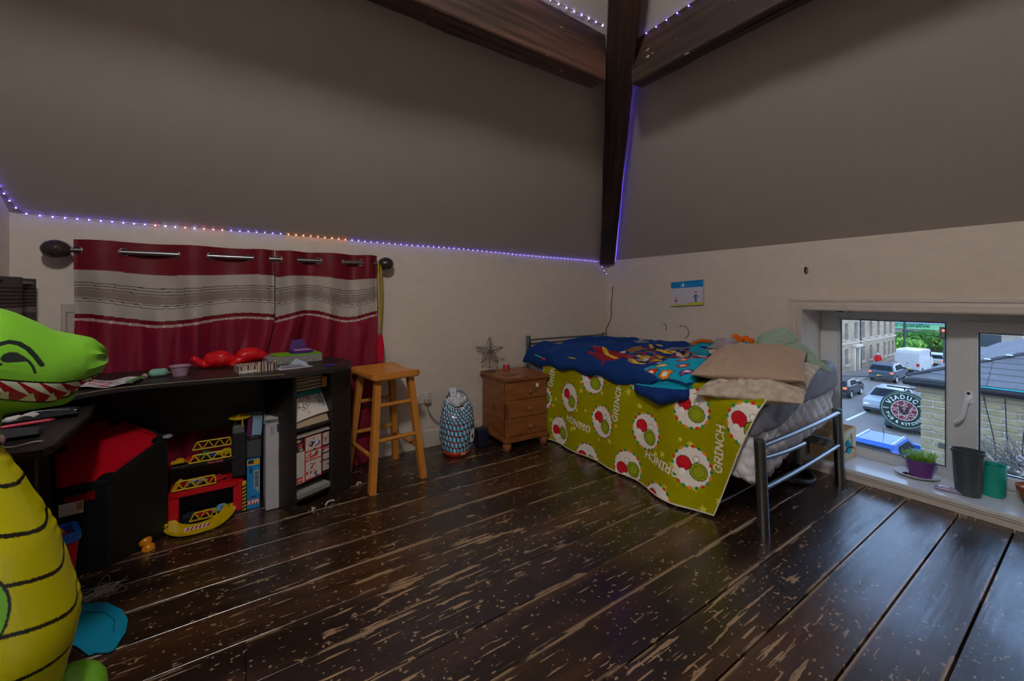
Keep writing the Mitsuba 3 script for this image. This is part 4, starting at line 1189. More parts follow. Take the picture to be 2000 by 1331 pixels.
# ------------------------------------------------------------------ bedside cabinet
ns = thing('bedside_cabinet', 'orange pine bedside cabinet with three drawers between the bag and the bed', 'bedside cabinet')
NC, NRZ = np.array([1.845, 2.725, 0.0]), -3.0
onn = lambda m: mv(m, NC, NRZ)
w2, d2 = 0.185, 0.195
part(ns, 'top', onn(prism(rrect(-w2 - 0.025, -d2 - 0.025, w2 + 0.025, d2 + 0.015, 0.025), 0.022, 0.007).apply_translation((0, 0, 0.518))), mat='mat_pine', smooth=40)
part(ns, 'top_moulding', onn(prism(rrect(-w2 - 0.012, -d2 - 0.012, w2 + 0.012, d2 + 0.008, 0.012), 0.012, 0.004).apply_translation((0, 0, 0.507))), mat='mat_pine', smooth=40)
part(ns, 'body', onn(bx((-w2, -d2, 0.09), (w2, d2, 0.508), 0.004)), mat='mat_pine', smooth=False)
part(ns, 'plinth', onn(prism(rrect(-w2 - 0.02, -d2 - 0.02, w2 + 0.02, d2 + 0.01, 0.02), 0.035, 0.01).apply_translation((0, 0, 0.058))), mat='mat_pine', smooth=40)
for sx in (-1, 1):
    for sy in (-1, 1):
        part(ns, 'bun_foot', onn(lathe([(0, 0), (0.024, 0), (0.034, 0.02), (0.034, 0.04), (0.026, 0.06), (0, 0.06)], 20, (sx * (w2 - 0.02), sy * (d2 - 0.02), 0.0))), '#7a4a2a', 'satin', smooth=40)
for k in range(3):
    z0 = 0.103 + 0.135 * k
    dw = part(ns, 'drawer', onn(bx((-w2 + 0.022, -d2 - 0.010, z0), (w2 - 0.008, -d2 + 0.01, z0 + 0.125), 0.005)), mat='mat_pine', smooth=False)
    part(dw, 'knob', onn(mv(lathe([(0, 0), (0.008, 0), (0.007, 0.008), (0.0155, 0.016), (0.015, 0.022), (0.008, 0.026), (0, 0.027)], 16), (0.012, -d2 - 0.010, z0 + 0.064), rx=90)), '#8a4f2a', 'gloss', smooth=40)
part('bedside_cabinet__drawer_002', 'sticker', onn(bx((0.075, -d2 - 0.0115, 0.455), (0.100, -d2 - 0.0095, 0.482))), '#d9d4cc', 'satin', label='small white sticker')
part(ns, 'side_groove', onn(bx((-w2 - 0.001, -d2 + 0.02, 0.1), (-w2 + 0.002, -d2 + 0.028, 0.5))), '#4d210c', 'satin')

sw = thing('wire_star', 'brown wire star ornament on a thin stand on the bedside cabinet', 'ornament')
SO = np.array([1.70, 2.86, 0.54])
cs = SO + (0, 0, 0.165)
rot_ = math.radians(-34)
U_ = np.array([math.cos(rot_), math.sin(rot_), 0])
ND = np.array([-math.sin(rot_), math.cos(rot_), 0])
sp = lambda r, a, d=0: cs + U_ * r * math.cos(a) + np.array([0, 0, 1]) * r * math.sin(a) + ND * d
outer = [sp(0.118, math.pi / 2 + k * 2 * math.pi / 5) for k in range(5)]
inner = [sp(0.050, math.pi / 2 + (k + 0.5) * 2 * math.pi / 5) for k in range(5)]
hub = [sp(0, 0, -0.03), sp(0, 0, 0.03)]
wires = []
for k in range(5):
    for q in (inner[k], inner[k - 1]):
        wires.append(cyl(outer[k], q, 0.0020, 6))
    for hcen in hub:
        wires += [cyl(outer[k], hcen, 0.0016, 6), cyl(inner[k], hcen, 0.0014, 6)]
part(sw, 'frame', cat(wires), '#3a2e26', 'satin')
g = np.random.default_rng(2)
coil = []
for k in range(5):
    for s_ in range(12):
        t, t2 = g.uniform(0.15, 1, 2)
        coil.append(cyl(outer[k] * t + hub[0] * (1 - t), inner[k - g.integers(0, 2)] * t2 + hub[1] * (1 - t2), 0.0008, 4))
part(sw, 'wire_mesh', cat(coil), '#45382f', 'satin', kind='stuff')
part(sw, 'stand', cat(cyl(SO + (0, 0, 0.002), cs, 0.002, 6), tube([SO + (0.045 * math.cos(t), 0.045 * math.sin(t), 0.004) for t in np.linspace(0, 2 * math.pi, 30, endpoint=False)], 0.002, 6, closed=True),
                      tube([SO + (0.02 * math.cos(t), 0.02 * math.sin(t), 0.035) for t in np.linspace(0, 2 * math.pi, 20, endpoint=False)], 0.0016, 6, closed=True), cyl(SO + (-0.045, 0, 0.004), SO + (0.045, 0, 0.004), 0.002, 6)), '#3a2e26', 'satin')
cg = thing('candle_glass', 'small glass tumbler holding a red candle beside the wire star', 'candle')
CG = (1.86, 2.86, 0.54)
part(cg, 'glass', lathe([(0.027, 0.0), (0.031, 0.006), (0.033, 0.068), (0.0325, 0.069)], 28, CG), mat='mat_glass', smooth=True)
part(cg, 'wax', lathe([(0, 0.004), (0.0275, 0.004), (0.029, 0.04), (0, 0.042)], 24, CG), '#a82a32', 'satin', smooth=40)
part(cg, 'wick', cyl((CG[0], CG[1], 0.58), (CG[0], CG[1], 0.592), 0.0012, 6), '#d8d0c8', 'matte')
single('cable_loop', 'thin dark wire loop lying on the front of the bedside cabinet top', 'wire', tube(smoothpath([(1.70, 2.66, 0.5425), (1.76, 2.62, 0.5425), (1.80, 2.64, 0.5425), (1.83, 2.62, 0.5425)], 14), 0.0018, 6), '#241a14')

# ------------------------------------------------------------------ patterned plastic bag, navy box, socket
bg = thing('plastic_bag', 'stuffed plastic bag printed with rows of blue, white and red tabs standing by the wall', 'bag')


def bagf(u, v):
    a = 2 * math.pi * u
    z = 0.455 * v
    r = np.interp(v, [0, 0.05, 0.25, 0.55, 0.8, 0.95, 1], [0.085, 0.105, 0.125, 0.125, 0.112, 0.085, 0.075])
    lump = 0.022 * (meshkit.fbm(np.stack(np.broadcast_arrays(np.cos(a) * 2.2, np.sin(a) * 2.2, z * 7), -1), 3, 9) - 0.5)
    cr = 0.006 * np.sin(9 * a + 14 * v) * np.clip(v - 0.5, 0, 1) * 2
    ztop = z - 0.085 * np.clip(v - 0.55, 0, 1) / 0.45 * (0.5 + 0.5 * np.cos(a - math.radians(255))) * 1.3
    return 1.335 + (r * 1.02 + lump + cr) * np.cos(a), 2.715 + (r * 0.92 + lump + cr) * np.sin(a), ztop + 0.004


m, U, V = grid(bagf, 300, 220)
P2 = np.stack([U * 0.75, V * 0.455], 1)
row = (P2[:, 1] + 0.010 * np.sin(U * 2 * np.pi * 3 + 1)) / 0.041
cx = P2[:, 0] / 0.027 + 0.5 * (np.floor(row) % 2)
fr0, fx = row - np.floor(row), cx - np.floor(cx)
c = np.tile(lin('#a9cbd8'), (len(P2), 1))
c[(fx < 0.55)] = lin('#2583a8')
c[(fx > 0.3) & (fx < 0.55) & (fr0 < 0.6)] = lin('#1a5878')
c[(fr0 > 0.78) & (fx < 0.5)] = lin('#141c34')
c[(fr0 > 0.80) & (fx >= 0.5)] = lin('#c83c2a')
c[(fr0 < 0.14) & (fx > 0.35) & (fx < 0.8)] = lin('#141c34')
c[V < 0.085] = lin('#c8401e')
lg = (np.abs(U - 0.76) < 0.028) & (V > 0.02) & (V < 0.07)
c[lg] = lin('#dfe6ea')
lw = (np.abs(U - 0.865) < 0.045) & (V > 0.17) & (V < 0.44)
c[lw & ((np.abs(U - 0.865) > 0.036) | (V < 0.19) | (V > 0.42))] = lin('#152048')
iw = lw & (np.abs(U - 0.865) < 0.034) & (V > 0.2) & (V < 0.41)
c[iw] = lin('#e3e8ee')
c[iw & ((U - 0.86) ** 2 / 0.0002 + (V - 0.29) ** 2 / 0.0016 < 1)] = lin('#23325f')
c[V > 0.985] = lin('#d8dcdf')
part(bg, 'body', m, c, 'gloss', smooth=True)
part(bg, 'clear_lining', cushion((1.345, 2.735, 0.375), (0.15, 0.13, 0.11), 30, 10, 0, seed=12, wr=0.04, n=40), '#b4b8be', 'gloss', smooth=True)
part(bg, 'crumpled_flap', mv(cushion((0, 0, 0), (0.07, 0.10, 0.03), 0, seed=4, wr=0.02, n=30), (1.335, 2.775, 0.425), 20, 75), '#c6c8cc', 'gloss', smooth=True)
single('navy_box', 'small navy box between the bag and the bedside cabinet', 'box', bx((1.515, 2.70, 0.003), (1.60, 2.78, 0.14), 0.006), '#10162c', 'satin')

so = thing('wall_socket', 'white double wall socket with a plug behind the stool', 'socket')
part(so, 'face_plate', bx((1.085, YB - 0.012, 0.33), (1.235, YB, 0.42), 0.004), '#b8aea4', 'satin')
for x in (1.125, 1.195):
    part(so, 'switch', bx((x - 0.008, YB - 0.016, 0.395), (x + 0.008, YB - 0.011, 0.412), 0.002), '#cfc6bc', 'satin')
pl = thing('plug', 'white plug with a red dot pushed into the wall socket', 'plug')
part(pl, 'body', bx((1.172, YB - 0.05, 0.34), (1.222, YB - 0.0125, 0.385), 0.008), '#a79d94', 'satin')
part(pl, 'dot', cyl((1.197, YB - 0.053, 0.368), (1.197, YB - 0.049, 0.368), 0.006, 10), '#b02a24', 'satin')
part(pl, 'lead', tube(smoothpath([(1.197, YB - 0.035, 0.345), (1.21, YB - 0.035, 0.27), (1.27, YB - 0.03, 0.19), (1.36, YB - 0.03, 0.14), (1.47, YB - 0.03, 0.13)], 30), 0.0035, 8), '#6f665e', 'satin')
# ------------------------------------------------------------------ child's drawing, hook, scars and cable on the window wall
dr_ = thing('canvas_drawing', 'small canvas with a child drawing of two figures on grass under a blue sky', 'picture')
dy0, dy1, dz0, dz1 = 1.905, 2.205, 1.075, 1.285
m, U, V = grid(lambda u, v: (XR - 0.02 + 0 * u, dy1 + (dy0 - dy1) * u, dz0 + (dz1 - dz0) * v + 0.018 * (u - 0.5)), 130, 96)
q = np.stack([U * 0.3, V * 0.21], 1)
L = [(Polygon([(0, 0.155), (0.3, 0.150), (0.3, 0.21), (0, 0.21)]), '#1c78b4'), (Polygon([(0, 0), (0.3, 0), (0.3, 0.024), (0.2, 0.022), (0.12, 0.012), (0, 0.014)]), '#a8b02c')]
L += [(Polygon([(0.098, 0.172), (0.104, 0.172), (0.122, 0.166), (0.122, 0.192), (0.118, 0.192), (0.116, 0.172), (0.126, 0.172)]).buffer(0.003), '#e4ecf0'), (Point(0.100, 0.172).buffer(0.004), '#e4ecf0'), (Point(0.140, 0.176).buffer(0.004), '#e4ecf0')]
L += [(Polygon([(0.032, 0.055), (0.066, 0.055), (0.058, 0.044), (0.056, 0.032), (0.044, 0.032), (0.040, 0.044)]), '#c01e28'), (Point(0.049, 0.066).buffer(0.006), '#d08a70'), (sbox(0.044, 0.016, 0.046, 0.032), '#b07a20'), (sbox(0.053, 0.016, 0.055, 0.032), '#b07a20'), (sbox(0.0485, 0.07, 0.0495, 0.082), '#2a3a5a')]
L += [(sbox(0.226, 0.052, 0.243, 0.088), '#1a6a94'), (sbox(0.226, 0.028, 0.233, 0.054), '#20305a'), (sbox(0.236, 0.028, 0.243, 0.054), '#20305a'), (LineString([(0.212, 0.066), (0.226, 0.084)]).buffer(0.0035), '#1a6a94'), (LineString([(0.258, 0.068), (0.243, 0.084)]).buffer(0.0035), '#1a6a94'), (Point(0.2345, 0.100).buffer(0.010), '#d8a88c'), (Polygon([(0.222, 0.104), (0.247, 0.104), (0.243, 0.116), (0.226, 0.114)]), '#c03028')]
part(dr_, 'picture_face', m, paint(q, '#b9b6c2', L), 'matte', smooth=True)
part(dr_, 'canvas_edge', hull([(x, y, z + 0.018 * (0.5 - (y - dy0) / 0.3)) for x in (XR - 0.0195, XR - 0.002) for y in (dy0, dy1) for z in (dz0, dz1)]), '#a9a49c', 'matte')
hk = thing('wall_hook', 'small dark coat hook screwed into the wall above the window', 'hook')
part(hk, 'plate', bx((XR - 0.006, 1.17, 1.305), (XR, 1.186, 1.345), 0.002), '#7d746a', 'satin')
part(hk, 'hook', tube(smoothpath([(XR - 0.004, 1.178, 1.338), (XR - 0.03, 1.178, 1.342), (XR - 0.034, 1.178, 1.325), (XR - 0.016, 1.178, 1.314)], 14), 0.004, 8), '#2b241f', 'metal')
for k, (y, z, r, a0, a1) in enumerate(((2.30, 0.875, 0.035, -40, 80), (2.10, 0.845, 0.055, -70, 130))):
    single('paint_scar', ('small' if k == 0 else 'larger') + ' curved grey scuff in the plaster above the bed', 'scuff', tube([(XR - 0.0005, y - r * math.cos(math.radians(t)), z + r * math.sin(math.radians(t))) for t in np.linspace(a0, a1, 16)], 0.0035, 6), '#6c5f55', 'matte')
cc = thing('ceiling_cable', 'thin dark cable running down the corner from the rafter to the bed', 'cable')
part(cc, 'wire', tube(smoothpath([(3.165, 2.885, 1.26), (3.165, 2.89, 1.15), (3.163, 2.9, 1.05), (3.165, 2.905, 0.93), (3.160, 2.915, 0.9), (3.165, 2.925, 0.72)], 40), 0.0035, 6), '#2a211c')
part(cc, 'clip', bx((3.160, 2.875, 1.252), (3.18, 2.9, 1.268), 0.002), '#c9bfb6', 'satin')

# ------------------------------------------------------------------ window sill things
cb = thing('cardboard_box', 'open cardboard box with turquoise paint on it at the left end of the window sill', 'box')
bxs = sbox(3.215, 0.995, 3.455, 1.175)
part(cb, 'body', cat(prism(bxs.difference(bxs.buffer(-0.006, join_style=2)), 0.2).apply_translation((0, 0, 0.076)), bx((3.215, 0.995, 0.076), (3.455, 1.175, 0.082))), '#b59a72', 'matte')
m, U, V = grid(lambda u, v: (3.217 + 0.236 * u, 0.9942 + 0 * u, 0.078 + 0.196 * v), 110, 90)
q = np.stack([U * 0.236, V * 0.196], 1)
g = np.random.default_rng(8)
L = [(sbox(0.06, 0.155, 0.19, 0.185), '#bdb5a4')]
for _ in range(16):
    L.append((ell(g.uniform(0.06, 0.19), g.uniform(0.05, 0.12), g.uniform(0.012, 0.035), g.uniform(0.01, 0.02), g.uniform(0, 180)), ('#1d7f86', '#2a949a', '#17656e')[g.integers(3)]))
L += [(LineString([(0.03, 0.06), (0.1, 0.085), (0.17, 0.075), (0.215, 0.055)]).buffer(0.005), '#2a1c24'), (LineString([(0.17, 0.072), (0.21, 0.056)]).buffer(0.004), '#a03040'), (ell(0.15, 0.15, 0.014, 0.02), '#8a4f38'), (LineString([(0.1, 0.16), (0.09, 0.1)]).buffer(0.002), '#44403a')]
part(cb, 'painted_side', m, paint(q, '#bfa884', L), 'matte', smooth=True)
sp_ = thing('saucer', 'white oval saucer under the purple plant pot on the sill', 'saucer')
m = lathe([(0, 0.003), (0.06, 0.003), (0.085, 0.010), (0.100, 0.016), (0.101, 0.018), (0.085, 0.013), (0.058, 0.006), (0, 0.006)], 40)
part(sp_, 'dish', mv(m, (3.385, 0.685, 0.073)), '#d2d3d4', 'gloss', smooth=40)
g = np.random.default_rng(14)
part(sp_, 'soil_crumbs', cat([ball(g.uniform(0.002, 0.006), 1, (3.365 + g.normal(0, 0.015), 0.715 + g.normal(0, 0.012), 0.081)) for _ in range(36)]), '#2c2422', 'matte', kind='stuff')
pp = thing('plant_pot', 'purple plastic pot of bright green seedlings on the white saucer', 'potted plant')
pot = lathe([(0, 0.0), (0.040, 0.0), (0.052, 0.085), (0.057, 0.088), (0.058, 0.097), (0.054, 0.098), (0.049, 0.080), (0, 0.078)], 32)
part(pp, 'pot', mv(pot, (3.385, 0.668, 0.080), 20, s=(0.95, 1.2, 1)), '#5f2f74', 'satin', smooth=40)
part(pp, 'soil', mv(prism(Point(0, 0).buffer(0.049), 0.006), (3.385, 0.668, 0.160), 20, s=(0.95, 1.2, 1)), '#2a201a', 'matte')
stems, lv = [], []
for _ in range(190):
    a, r = g.uniform(0, 2 * math.pi), 0.046 * math.sqrt(g.random())
    b0 = np.array([3.385 + 0.95 * r * math.cos(a), 0.668 + 1.2 * r * math.sin(a), 0.162])
    t0 = b0 + np.array([r * 0.35 * math.cos(a) + g.normal(0, 0.006), r * 0.4 * math.sin(a) + g.normal(0, 0.006), g.uniform(0.03, 0.062)])
    stems.append(tube([b0, (b0 + t0) / 2 + g.normal(0, 0.002, 3), t0], 0.0008, 4))
    for k in range(3):
        d = g.normal(0, 1, 3); d[2] = abs(d[2]) * 0.4; d /= np.linalg.norm(d)
        s_ = np.cross(d, [0, 0, 1]); s_ /= np.linalg.norm(s_) + 1e-9
        L_ = g.uniform(0.007, 0.012)
        lv.append((np.array([t0, t0 + d * L_ * 0.5 + s_ * L_ * 0.35 + [0, 0, 0.002], t0 + d * L_, t0 + d * L_ * 0.5 - s_ * L_ * 0.35 + [0, 0, 0.002]])))
part(pp, 'stems', cat(stems), '#7fae3c', 'matte', kind='stuff')
lvv = np.array(lv).reshape(-1, 3)
i = np.arange(len(lv))[:, None] * 4
part(pp, 'leaves', trimesh.Trimesh(lvv, np.vstack([i + [0, 1, 2], i + [0, 2, 3]]), process=False), np.repeat(blend('#5f9a1e', '#a8d23c', g.random(len(lv))), 4, 0), 'satin', smooth=False, kind='stuff')


def vessel(prof, c, sx=1.0, sy=1.0, rz=0):
    return mv(lathe(prof, 36), c, rz, s=(sx, sy, 1))


single('dark_vase', 'tall dark grey plastic tumbler on the sill in front of the sash frame', 'vase', vessel([(0, 0), (0.046, 0), (0.049, 0.004), (0.055, 0.12), (0.062, 0.225), (0.067, 0.228), (0.068, 0.243), (0.064, 0.245), (0.058, 0.22), (0.05, 0.12), (0.043, 0.008), (0, 0.006)], (3.285, 0.462, 0.075), 0.72, 1.0, 12), '#3c4349', 'gloss', smooth=40)
single('teal_cup', 'teal plastic tumbler behind the dark grey one on the sill', 'cup', vessel([(0, 0), (0.042, 0), (0.045, 0.004), (0.051, 0.158), (0.054, 0.162), (0.053, 0.168), (0.050, 0.167), (0.046, 0.15), (0.041, 0.006), (0, 0.005)], (3.395, 0.388, 0.075)), '#0f8f7c', 'satin', smooth=40)
tp = thing('terracotta_pot', 'terracotta plant pot at the right edge of the sill', 'plant pot')
part(tp, 'pot', vessel([(0, 0), (0.048, 0), (0.068, 0.075), (0.075, 0.077), (0.078, 0.098), (0.072, 0.1), (0.066, 0.08), (0, 0.078)], (3.385, 0.232, 0.075)), '#8a4a34', 'matte', smooth=40)
part(tp, 'soil', mv(prism(Point(0, 0).buffer(0.066), 0.004), (3.385, 0.232, 0.156)), '#b59a6a', 'matte')
sb = thing('soap_sachet', 'small lavender sachet lying on the sill in front of the dark tumbler', 'sachet')
part(sb, 'body', cushion((3.262, 0.535, 0.084), (0.05, 0.11, 0.018), 8, seed=5, n=24), '#a79bc0', 'gloss', smooth=True)
part(sb, 'paper_label', mv(bx((-0.012, -0.02, 0), (0.012, 0.02, 0.001)), (3.262, 0.55, 0.093), 8), '#cfcbe0', 'gloss')
sn = thing('reveal_screws', 'two dark screw stubs in the top of the window recess', 'screws')
for y, l in ((1.09, 0.035), (1.02, 0.008)):
    part(sn, 'screw', cyl((3.42, y, 1.052), (3.42, y - l, 1.050), 0.005, 8), '#15120f', 'satin')
# ------------------------------------------------------------------ red curtain on its pole
cp = thing('curtain_pole', 'brushed steel curtain pole with dark ball finials above the desk', 'curtain pole')
ZP, YP = 1.381, 2.885
part(cp, 'pole', cyl((-0.69, YP, ZP), (0.81, YP, ZP), 0.0125, 20), '#8f8f92', 'metal')
for x, s_ in ((-0.70, -1), (0.83, 1)):
    g = np.random.default_rng(5)
    m = ball(0.046, 4, (0, 0, 0), (1.15, 1, 1))
    v = m.vertices
    m = trimesh.Trimesh(v * (1 + 0.05 * (meshkit.noise(v * 120) - 0.5))[:, None], m.faces, process=False)
    part(cp, 'finial', mv(m, (x + s_ * 0.035, YP, ZP)), '#2b2320', 'gloss', smooth=True)
    part(cp, 'collar', cyl((x - 0.012, YP, ZP), (x + 0.012, YP, ZP), 0.018, 16), '#3a3230', 'metal')
for x in (-0.67, 0.80):
    part(cp, 'bracket', cyl((x, YP, ZP), (x, YB, ZP - 0.01), 0.009, 10), '#6e6a68', 'metal')
BANDS = [(1.275, '#5e0a18'), (1.208, '#958b83'), (1.204, '#41302e'), (1.193, '#8f857d'), (1.189, '#41302e'), (1.178, '#8f857d'), (1.174, '#41302e'), (1.168, '#857a73'), (1.126, '#75675f'), (1.122, '#a39b94'), (1.117, '#4c3d3a'), (1.108, '#a09890'), (1.104, '#5a4a46'), (1.040, '#9a9189'), (1.018, '#5e0a18'), (1.004, '#b9a09a'), (-9, '#6b1026')]


def curtain(key, label, x0, x1, cross, seed, group):
    xs = np.array([c for c in cross])
    ph = np.arange(len(xs)) * np.pi
    big = np.random.default_rng(seed).uniform(0, 6, 4)

    def f(u, v):
        z = 1.435 - 1.415 * v
        low = np.clip((1.0 - z) / 0.5, 0, 1)
        x = x0 + (x1 - x0) * u
        p = np.interp(x, xs, ph, left=ph[0] - (xs[0] - x0) * 0, right=ph[-1])
        amp = 0.030
        y = YP - amp * np.sin(p) * (1 - 0.45 * np.clip((1.35 - z) / 0.3, 0, 1))
        nz = meshkit.fbm(np.stack(np.broadcast_arrays(x * 9 + seed, z * 2.2, 0 * x), -1), 3, seed) - 0.5
        y = y + 0.03 * nz * np.clip((1.4 - z) / 0.3, 0, 1) - 0.024 * np.sin(x * 36 + big[0] + 1.5 * z + 2 * nz) * np.clip((1.3 - z) / 0.4, 0, 1)
        sagz = z + 0.016 * np.sin((u) * np.pi * 2.2 + big[1]) * np.clip((1.43 - z) / 0.3, 0, 1)
        if key == 'l':
            x = x + low * (-0.02 * (1 - u)) - 0.10 * u ** 3 * np.clip((1.0 - z) / 0.4, 0, 1) ** 1.2
        else:
            x = x - 0.16 * (1 - u) ** 2 * np.clip((1.02 - z) / 0.35, 0, 1) ** 1.2
        y = np.clip(y, 2.82, YB - 0.022)
        return x, y, np.minimum(sagz, 1.437)
    m, U, V = grid(f, 300, 380)
    z = 1.435 - 1.415 * V
    z = z + 0.010 * np.sin(U * 9 + big[2]) * np.clip((1.3 - z) / 0.2, 0, 1)
    col = np.zeros((len(z), 3))
    prev = 9.0
    for zb, c in BANDS:
        col[(z <= prev) & (z > zb)] = lin(c)
        prev = zb
    dash = (z <= 1.018) & (z > 1.004)
    col[dash & (np.sin(U * 900) > 0.2)] = lin('#7a5a58')
    sheen = meshkit.fbm(np.stack([U * 60, V * 3, 0 * U], 1), 3, seed)
    rd = z < 1.004
    col[rd] *= (0.75 + 0.6 * sheen[rd])[:, None]
    k = thing('curtain', label, 'curtain', None)
    part(k, 'drape', m, col, 'satincloth', smooth=True)
    for xc in cross:
        if x0 - 0.01 <= xc <= x1 + 0.01:
            part(k, 'eyelet', mv(tube([(0.020 * math.cos(t), 0.0, 0.020 * math.sin(t)) for t in np.linspace(0, 2 * math.pi, 24, endpoint=False)], 0.0045, 8, closed=True), (xc, YP, ZP), rz=(28 if list(cross).index(xc) % 2 else -28)), '#8d8780', 'metal', smooth=True)
    return k


curtain('l', 'left red curtain panel with silver grey stripes hanging over the desk', -0.675, 0.185, [-0.661, -0.491, -0.284, -0.126, 0.064, 0.17], 3, None)
curtain('r', 'right red curtain panel with silver grey stripes hanging down behind the stool', 0.19, 0.802, [0.21, 0.323, 0.432, 0.592, 0.697, 0.79], 8, None)
ly = thing('lanyard', 'yellow lanyard with a red pouch hanging from the right end of the curtain pole', 'lanyard')
part(ly, 'strap', cat([tube(smoothpath([(0.806 + d, 2.868, 1.39), (0.812 + d, 2.858, 1.25), (0.815 + d * 0.7, 2.858, 1.08), (0.818, 2.860, 0.94)], 20), 0.0055, 6) for d in (0.0, 0.016)]), '#9a8414', 'cloth')
part(ly, 'clip', cyl((0.818, 2.86, 0.94), (0.818, 2.86, 0.885), 0.005, 8), '#a89a78', 'metal')
part(ly, 'pouch', cushion((0.820, 2.862, 0.79), (0.05, 0.02, 0.22), 0, seed=2, wr=0.004, n=30), '#a3142a', 'cloth', smooth=True)

lc = thing('side_curtain', 'dark grey and red striped curtain on the left wall behind the inflatable dinosaur', 'curtain')
m, U, V = grid(lambda u, v: (-0.80 - 0.02 * np.sin(u * 30) , 2.885 - 1.5 * u, 1.235 - 0.85 * v), 160, 160)
z = 1.235 - 0.85 * V
col = np.tile(lin('#4a4041'), (len(z), 1))
for k in range(6):
    col[(z < 1.19 - 0.016 * k) & (z > 1.185 - 0.016 * k)] = lin('#1c1516')
col[(z < 1.105) & (z > 1.075)] = lin('#6a5f60')
col[z < 1.035] = lin('#57101d')
part(lc, 'drape', thick(m, 0.006), np.vstack([col, col]), 'cloth', smooth=True)
part(lc, 'rail', cyl((-0.81, 2.89, 1.215), (-0.81, 1.3, 1.215), 0.008, 8), '#4a4648', 'metal')

# ------------------------------------------------------------------ LED strings
BLUE, PINK, ORANGE, LAV = (2.2, 1.6, 16.0), (9.0, 2.0, 5.0), (10.0, 2.5, 0.6), (7.0, 6.0, 16.0)
bulb_meshes = {}


def string(label, pts, step, cols, r=0.0035):
    p = np.array(pts, float)
    k = thing('string_light', label, 'string lights')
    part(k, 'wire', tube(p, 0.0012, 5), '#3a3338')
    s = np.concatenate([[0], np.cumsum(np.linalg.norm(np.diff(p, axis=0), axis=1))])
    n = int(s[-1] / step)
    for i in range(n):
        d = (i + 0.5) * step
        c = np.array([np.interp(d, s, p[:, j]) for j in range(3)])
        q = cols(i, n, c)
        part(k, 'bulb', ball(r, 1, c), '#ffffff', 'matte', smooth=False, emitter={'type': 'area', 'radiance': {'type': 'rgb', 'value': list(q)}, 'sampling_weight': 0.12})
    return k


def wallcol(i, n, c):
    x = c[0]
    if -0.42 < x < -0.17:
        return LAV if i % 3 else PINK
    if -0.17 <= x < -0.05:
        return PINK
    if 0.24 < x < 0.62:
        return ORANGE
    return BLUE


path = [(-0.895, 2.70, 1.735), (-0.895, 2.83, 1.643), (-0.885, 2.90, 1.593), (-0.86, 2.945, 1.556), (-0.8, 2.957, 1.548), (-0.76, 2.957, 1.546)]
path = [tuple(q) for q in smoothpath(path, 24)] + [(x, 2.957, min(np.interp(x, [-0.9, 0.7, 1.5, 3.06], [1.545, 1.545, 1.531, 1.503]), 1.555 - 0.035 * (x + 0.91) / 4.09 - 0.001) + 0.003 * math.sin(x * 5) ) for x in np.linspace(-0.70, 3.03, 60)] + [(3.06, 2.945, 1.49), (3.075, 2.93, 1.44), (3.09, 2.91, 1.39), (3.12, 2.90, 1.372), (3.15, 2.895, 1.365)]
string('string of tiny blue lights along the top of the curtain wall', path, 0.043, wallcol)
side_ = np.array([1, -1, 0]) / math.sqrt(2)
pth = []
for t in np.linspace(0.06, 1.42, 30):
    c = np.array([XR - t, YB - t, 0]) + side_ * 0.0755
    pth.append((c[0], c[1], ZW + K * (XR - c[0]) - 0.022))
string('string of blue lights hidden behind the right edge of the hip rafter', pth, 0.04, lambda i, n, c: (3.4, 2.2, 30.0))
pth = [(x, 1.50, 2.556 + 0.004 * math.sin(x * 9)) for x in np.linspace(0.3, 1.58, 24)] + [(1.60, 1.495, 2.60), (1.575, 1.46, 2.66), (1.55, 1.43, 2.74)]
string('string of blue lights along the top of the left beam up the rafter', pth, 0.05, lambda i, n, c: LAV if i % 2 else (4.0, 3.2, 15.0))
pth = [(1.756, y, 2.516) for y in np.linspace(1.40, 0.2, 20)]
string('string of blue lights along the top of the right beam', pth, 0.06, lambda i, n, c: BLUE)

# ------------------------------------------------------------------ inflatable dinosaur
dn = thing('inflatable_dinosaur', 'big green and yellow inflatable dinosaur with a toothy grin in the left foreground', 'inflatable toy')
DC = np.array([-0.537, 1.401, 0.0])
DQ, DPd = np.array([0.9505, 0.3115, 0]), np.array([0.3115, -0.9505, 0])     # the way it faces, and its right-hand side
wl = lambda s, z, d=0.0: DC + DQ * s + DPd * d + np.array([0, 0, z])
chain = []
bodyp = [(0, 0.80, 0.086), (0, 0.70, 0.125), (0, 0.55, 0.180), (0, 0.385, 0.216), (0, 0.24, 0.185), (0, 0.09, 0.085)]
for (s0, z0, r0), (s1, z1, r1) in zip(bodyp[:-1], bodyp[1:]):
    chain.append([(wl(s0, z0), r0), (wl(s1, z1), r1)])
chain += [[(wl(0.0, 0.80), 0.085), (wl(-0.01, 0.96), 0.105)]]
for d in (-0.035, 0.035):
    chain += [[(wl(-0.03, 1.0, d), 0.115), (wl(0.05, 1.015, d), 0.116)], [(wl(0.05, 1.015, d), 0.116), (wl(0.13, 0.983, d * 0.9), 0.093)], [(wl(0.13, 0.983, d * 0.9), 0.093), (wl(0.207, 0.993, d * 0.8), 0.056)]]
chain[-1] = [(wl(0.13, 0.983, 0.032), 0.093), (wl(0.207, 0.993, 0.03), 0.056)]
chain += [[(wl(0.13, 0.983, -0.032), 0.093), (wl(0.207, 0.993, 0.03), 0.056), (wl(0.207, 0.993, -0.03), 0.056)],
          [(wl(0.08, 0.945, 0.02), 0.06), (wl(0.178, 0.918, 0.01), 0.032), (wl(0.178, 0.918, -0.01), 0.032), (wl(0.08, 0.945, -0.02), 0.06)],
          [(wl(-0.12, 0.3), 0.12), (wl(-0.30, 0.12), 0.06)]]
m = blob(chain, 0.010, 18, 56)
m = trimesh.Trimesh(m.vertices, m.faces, process=True)
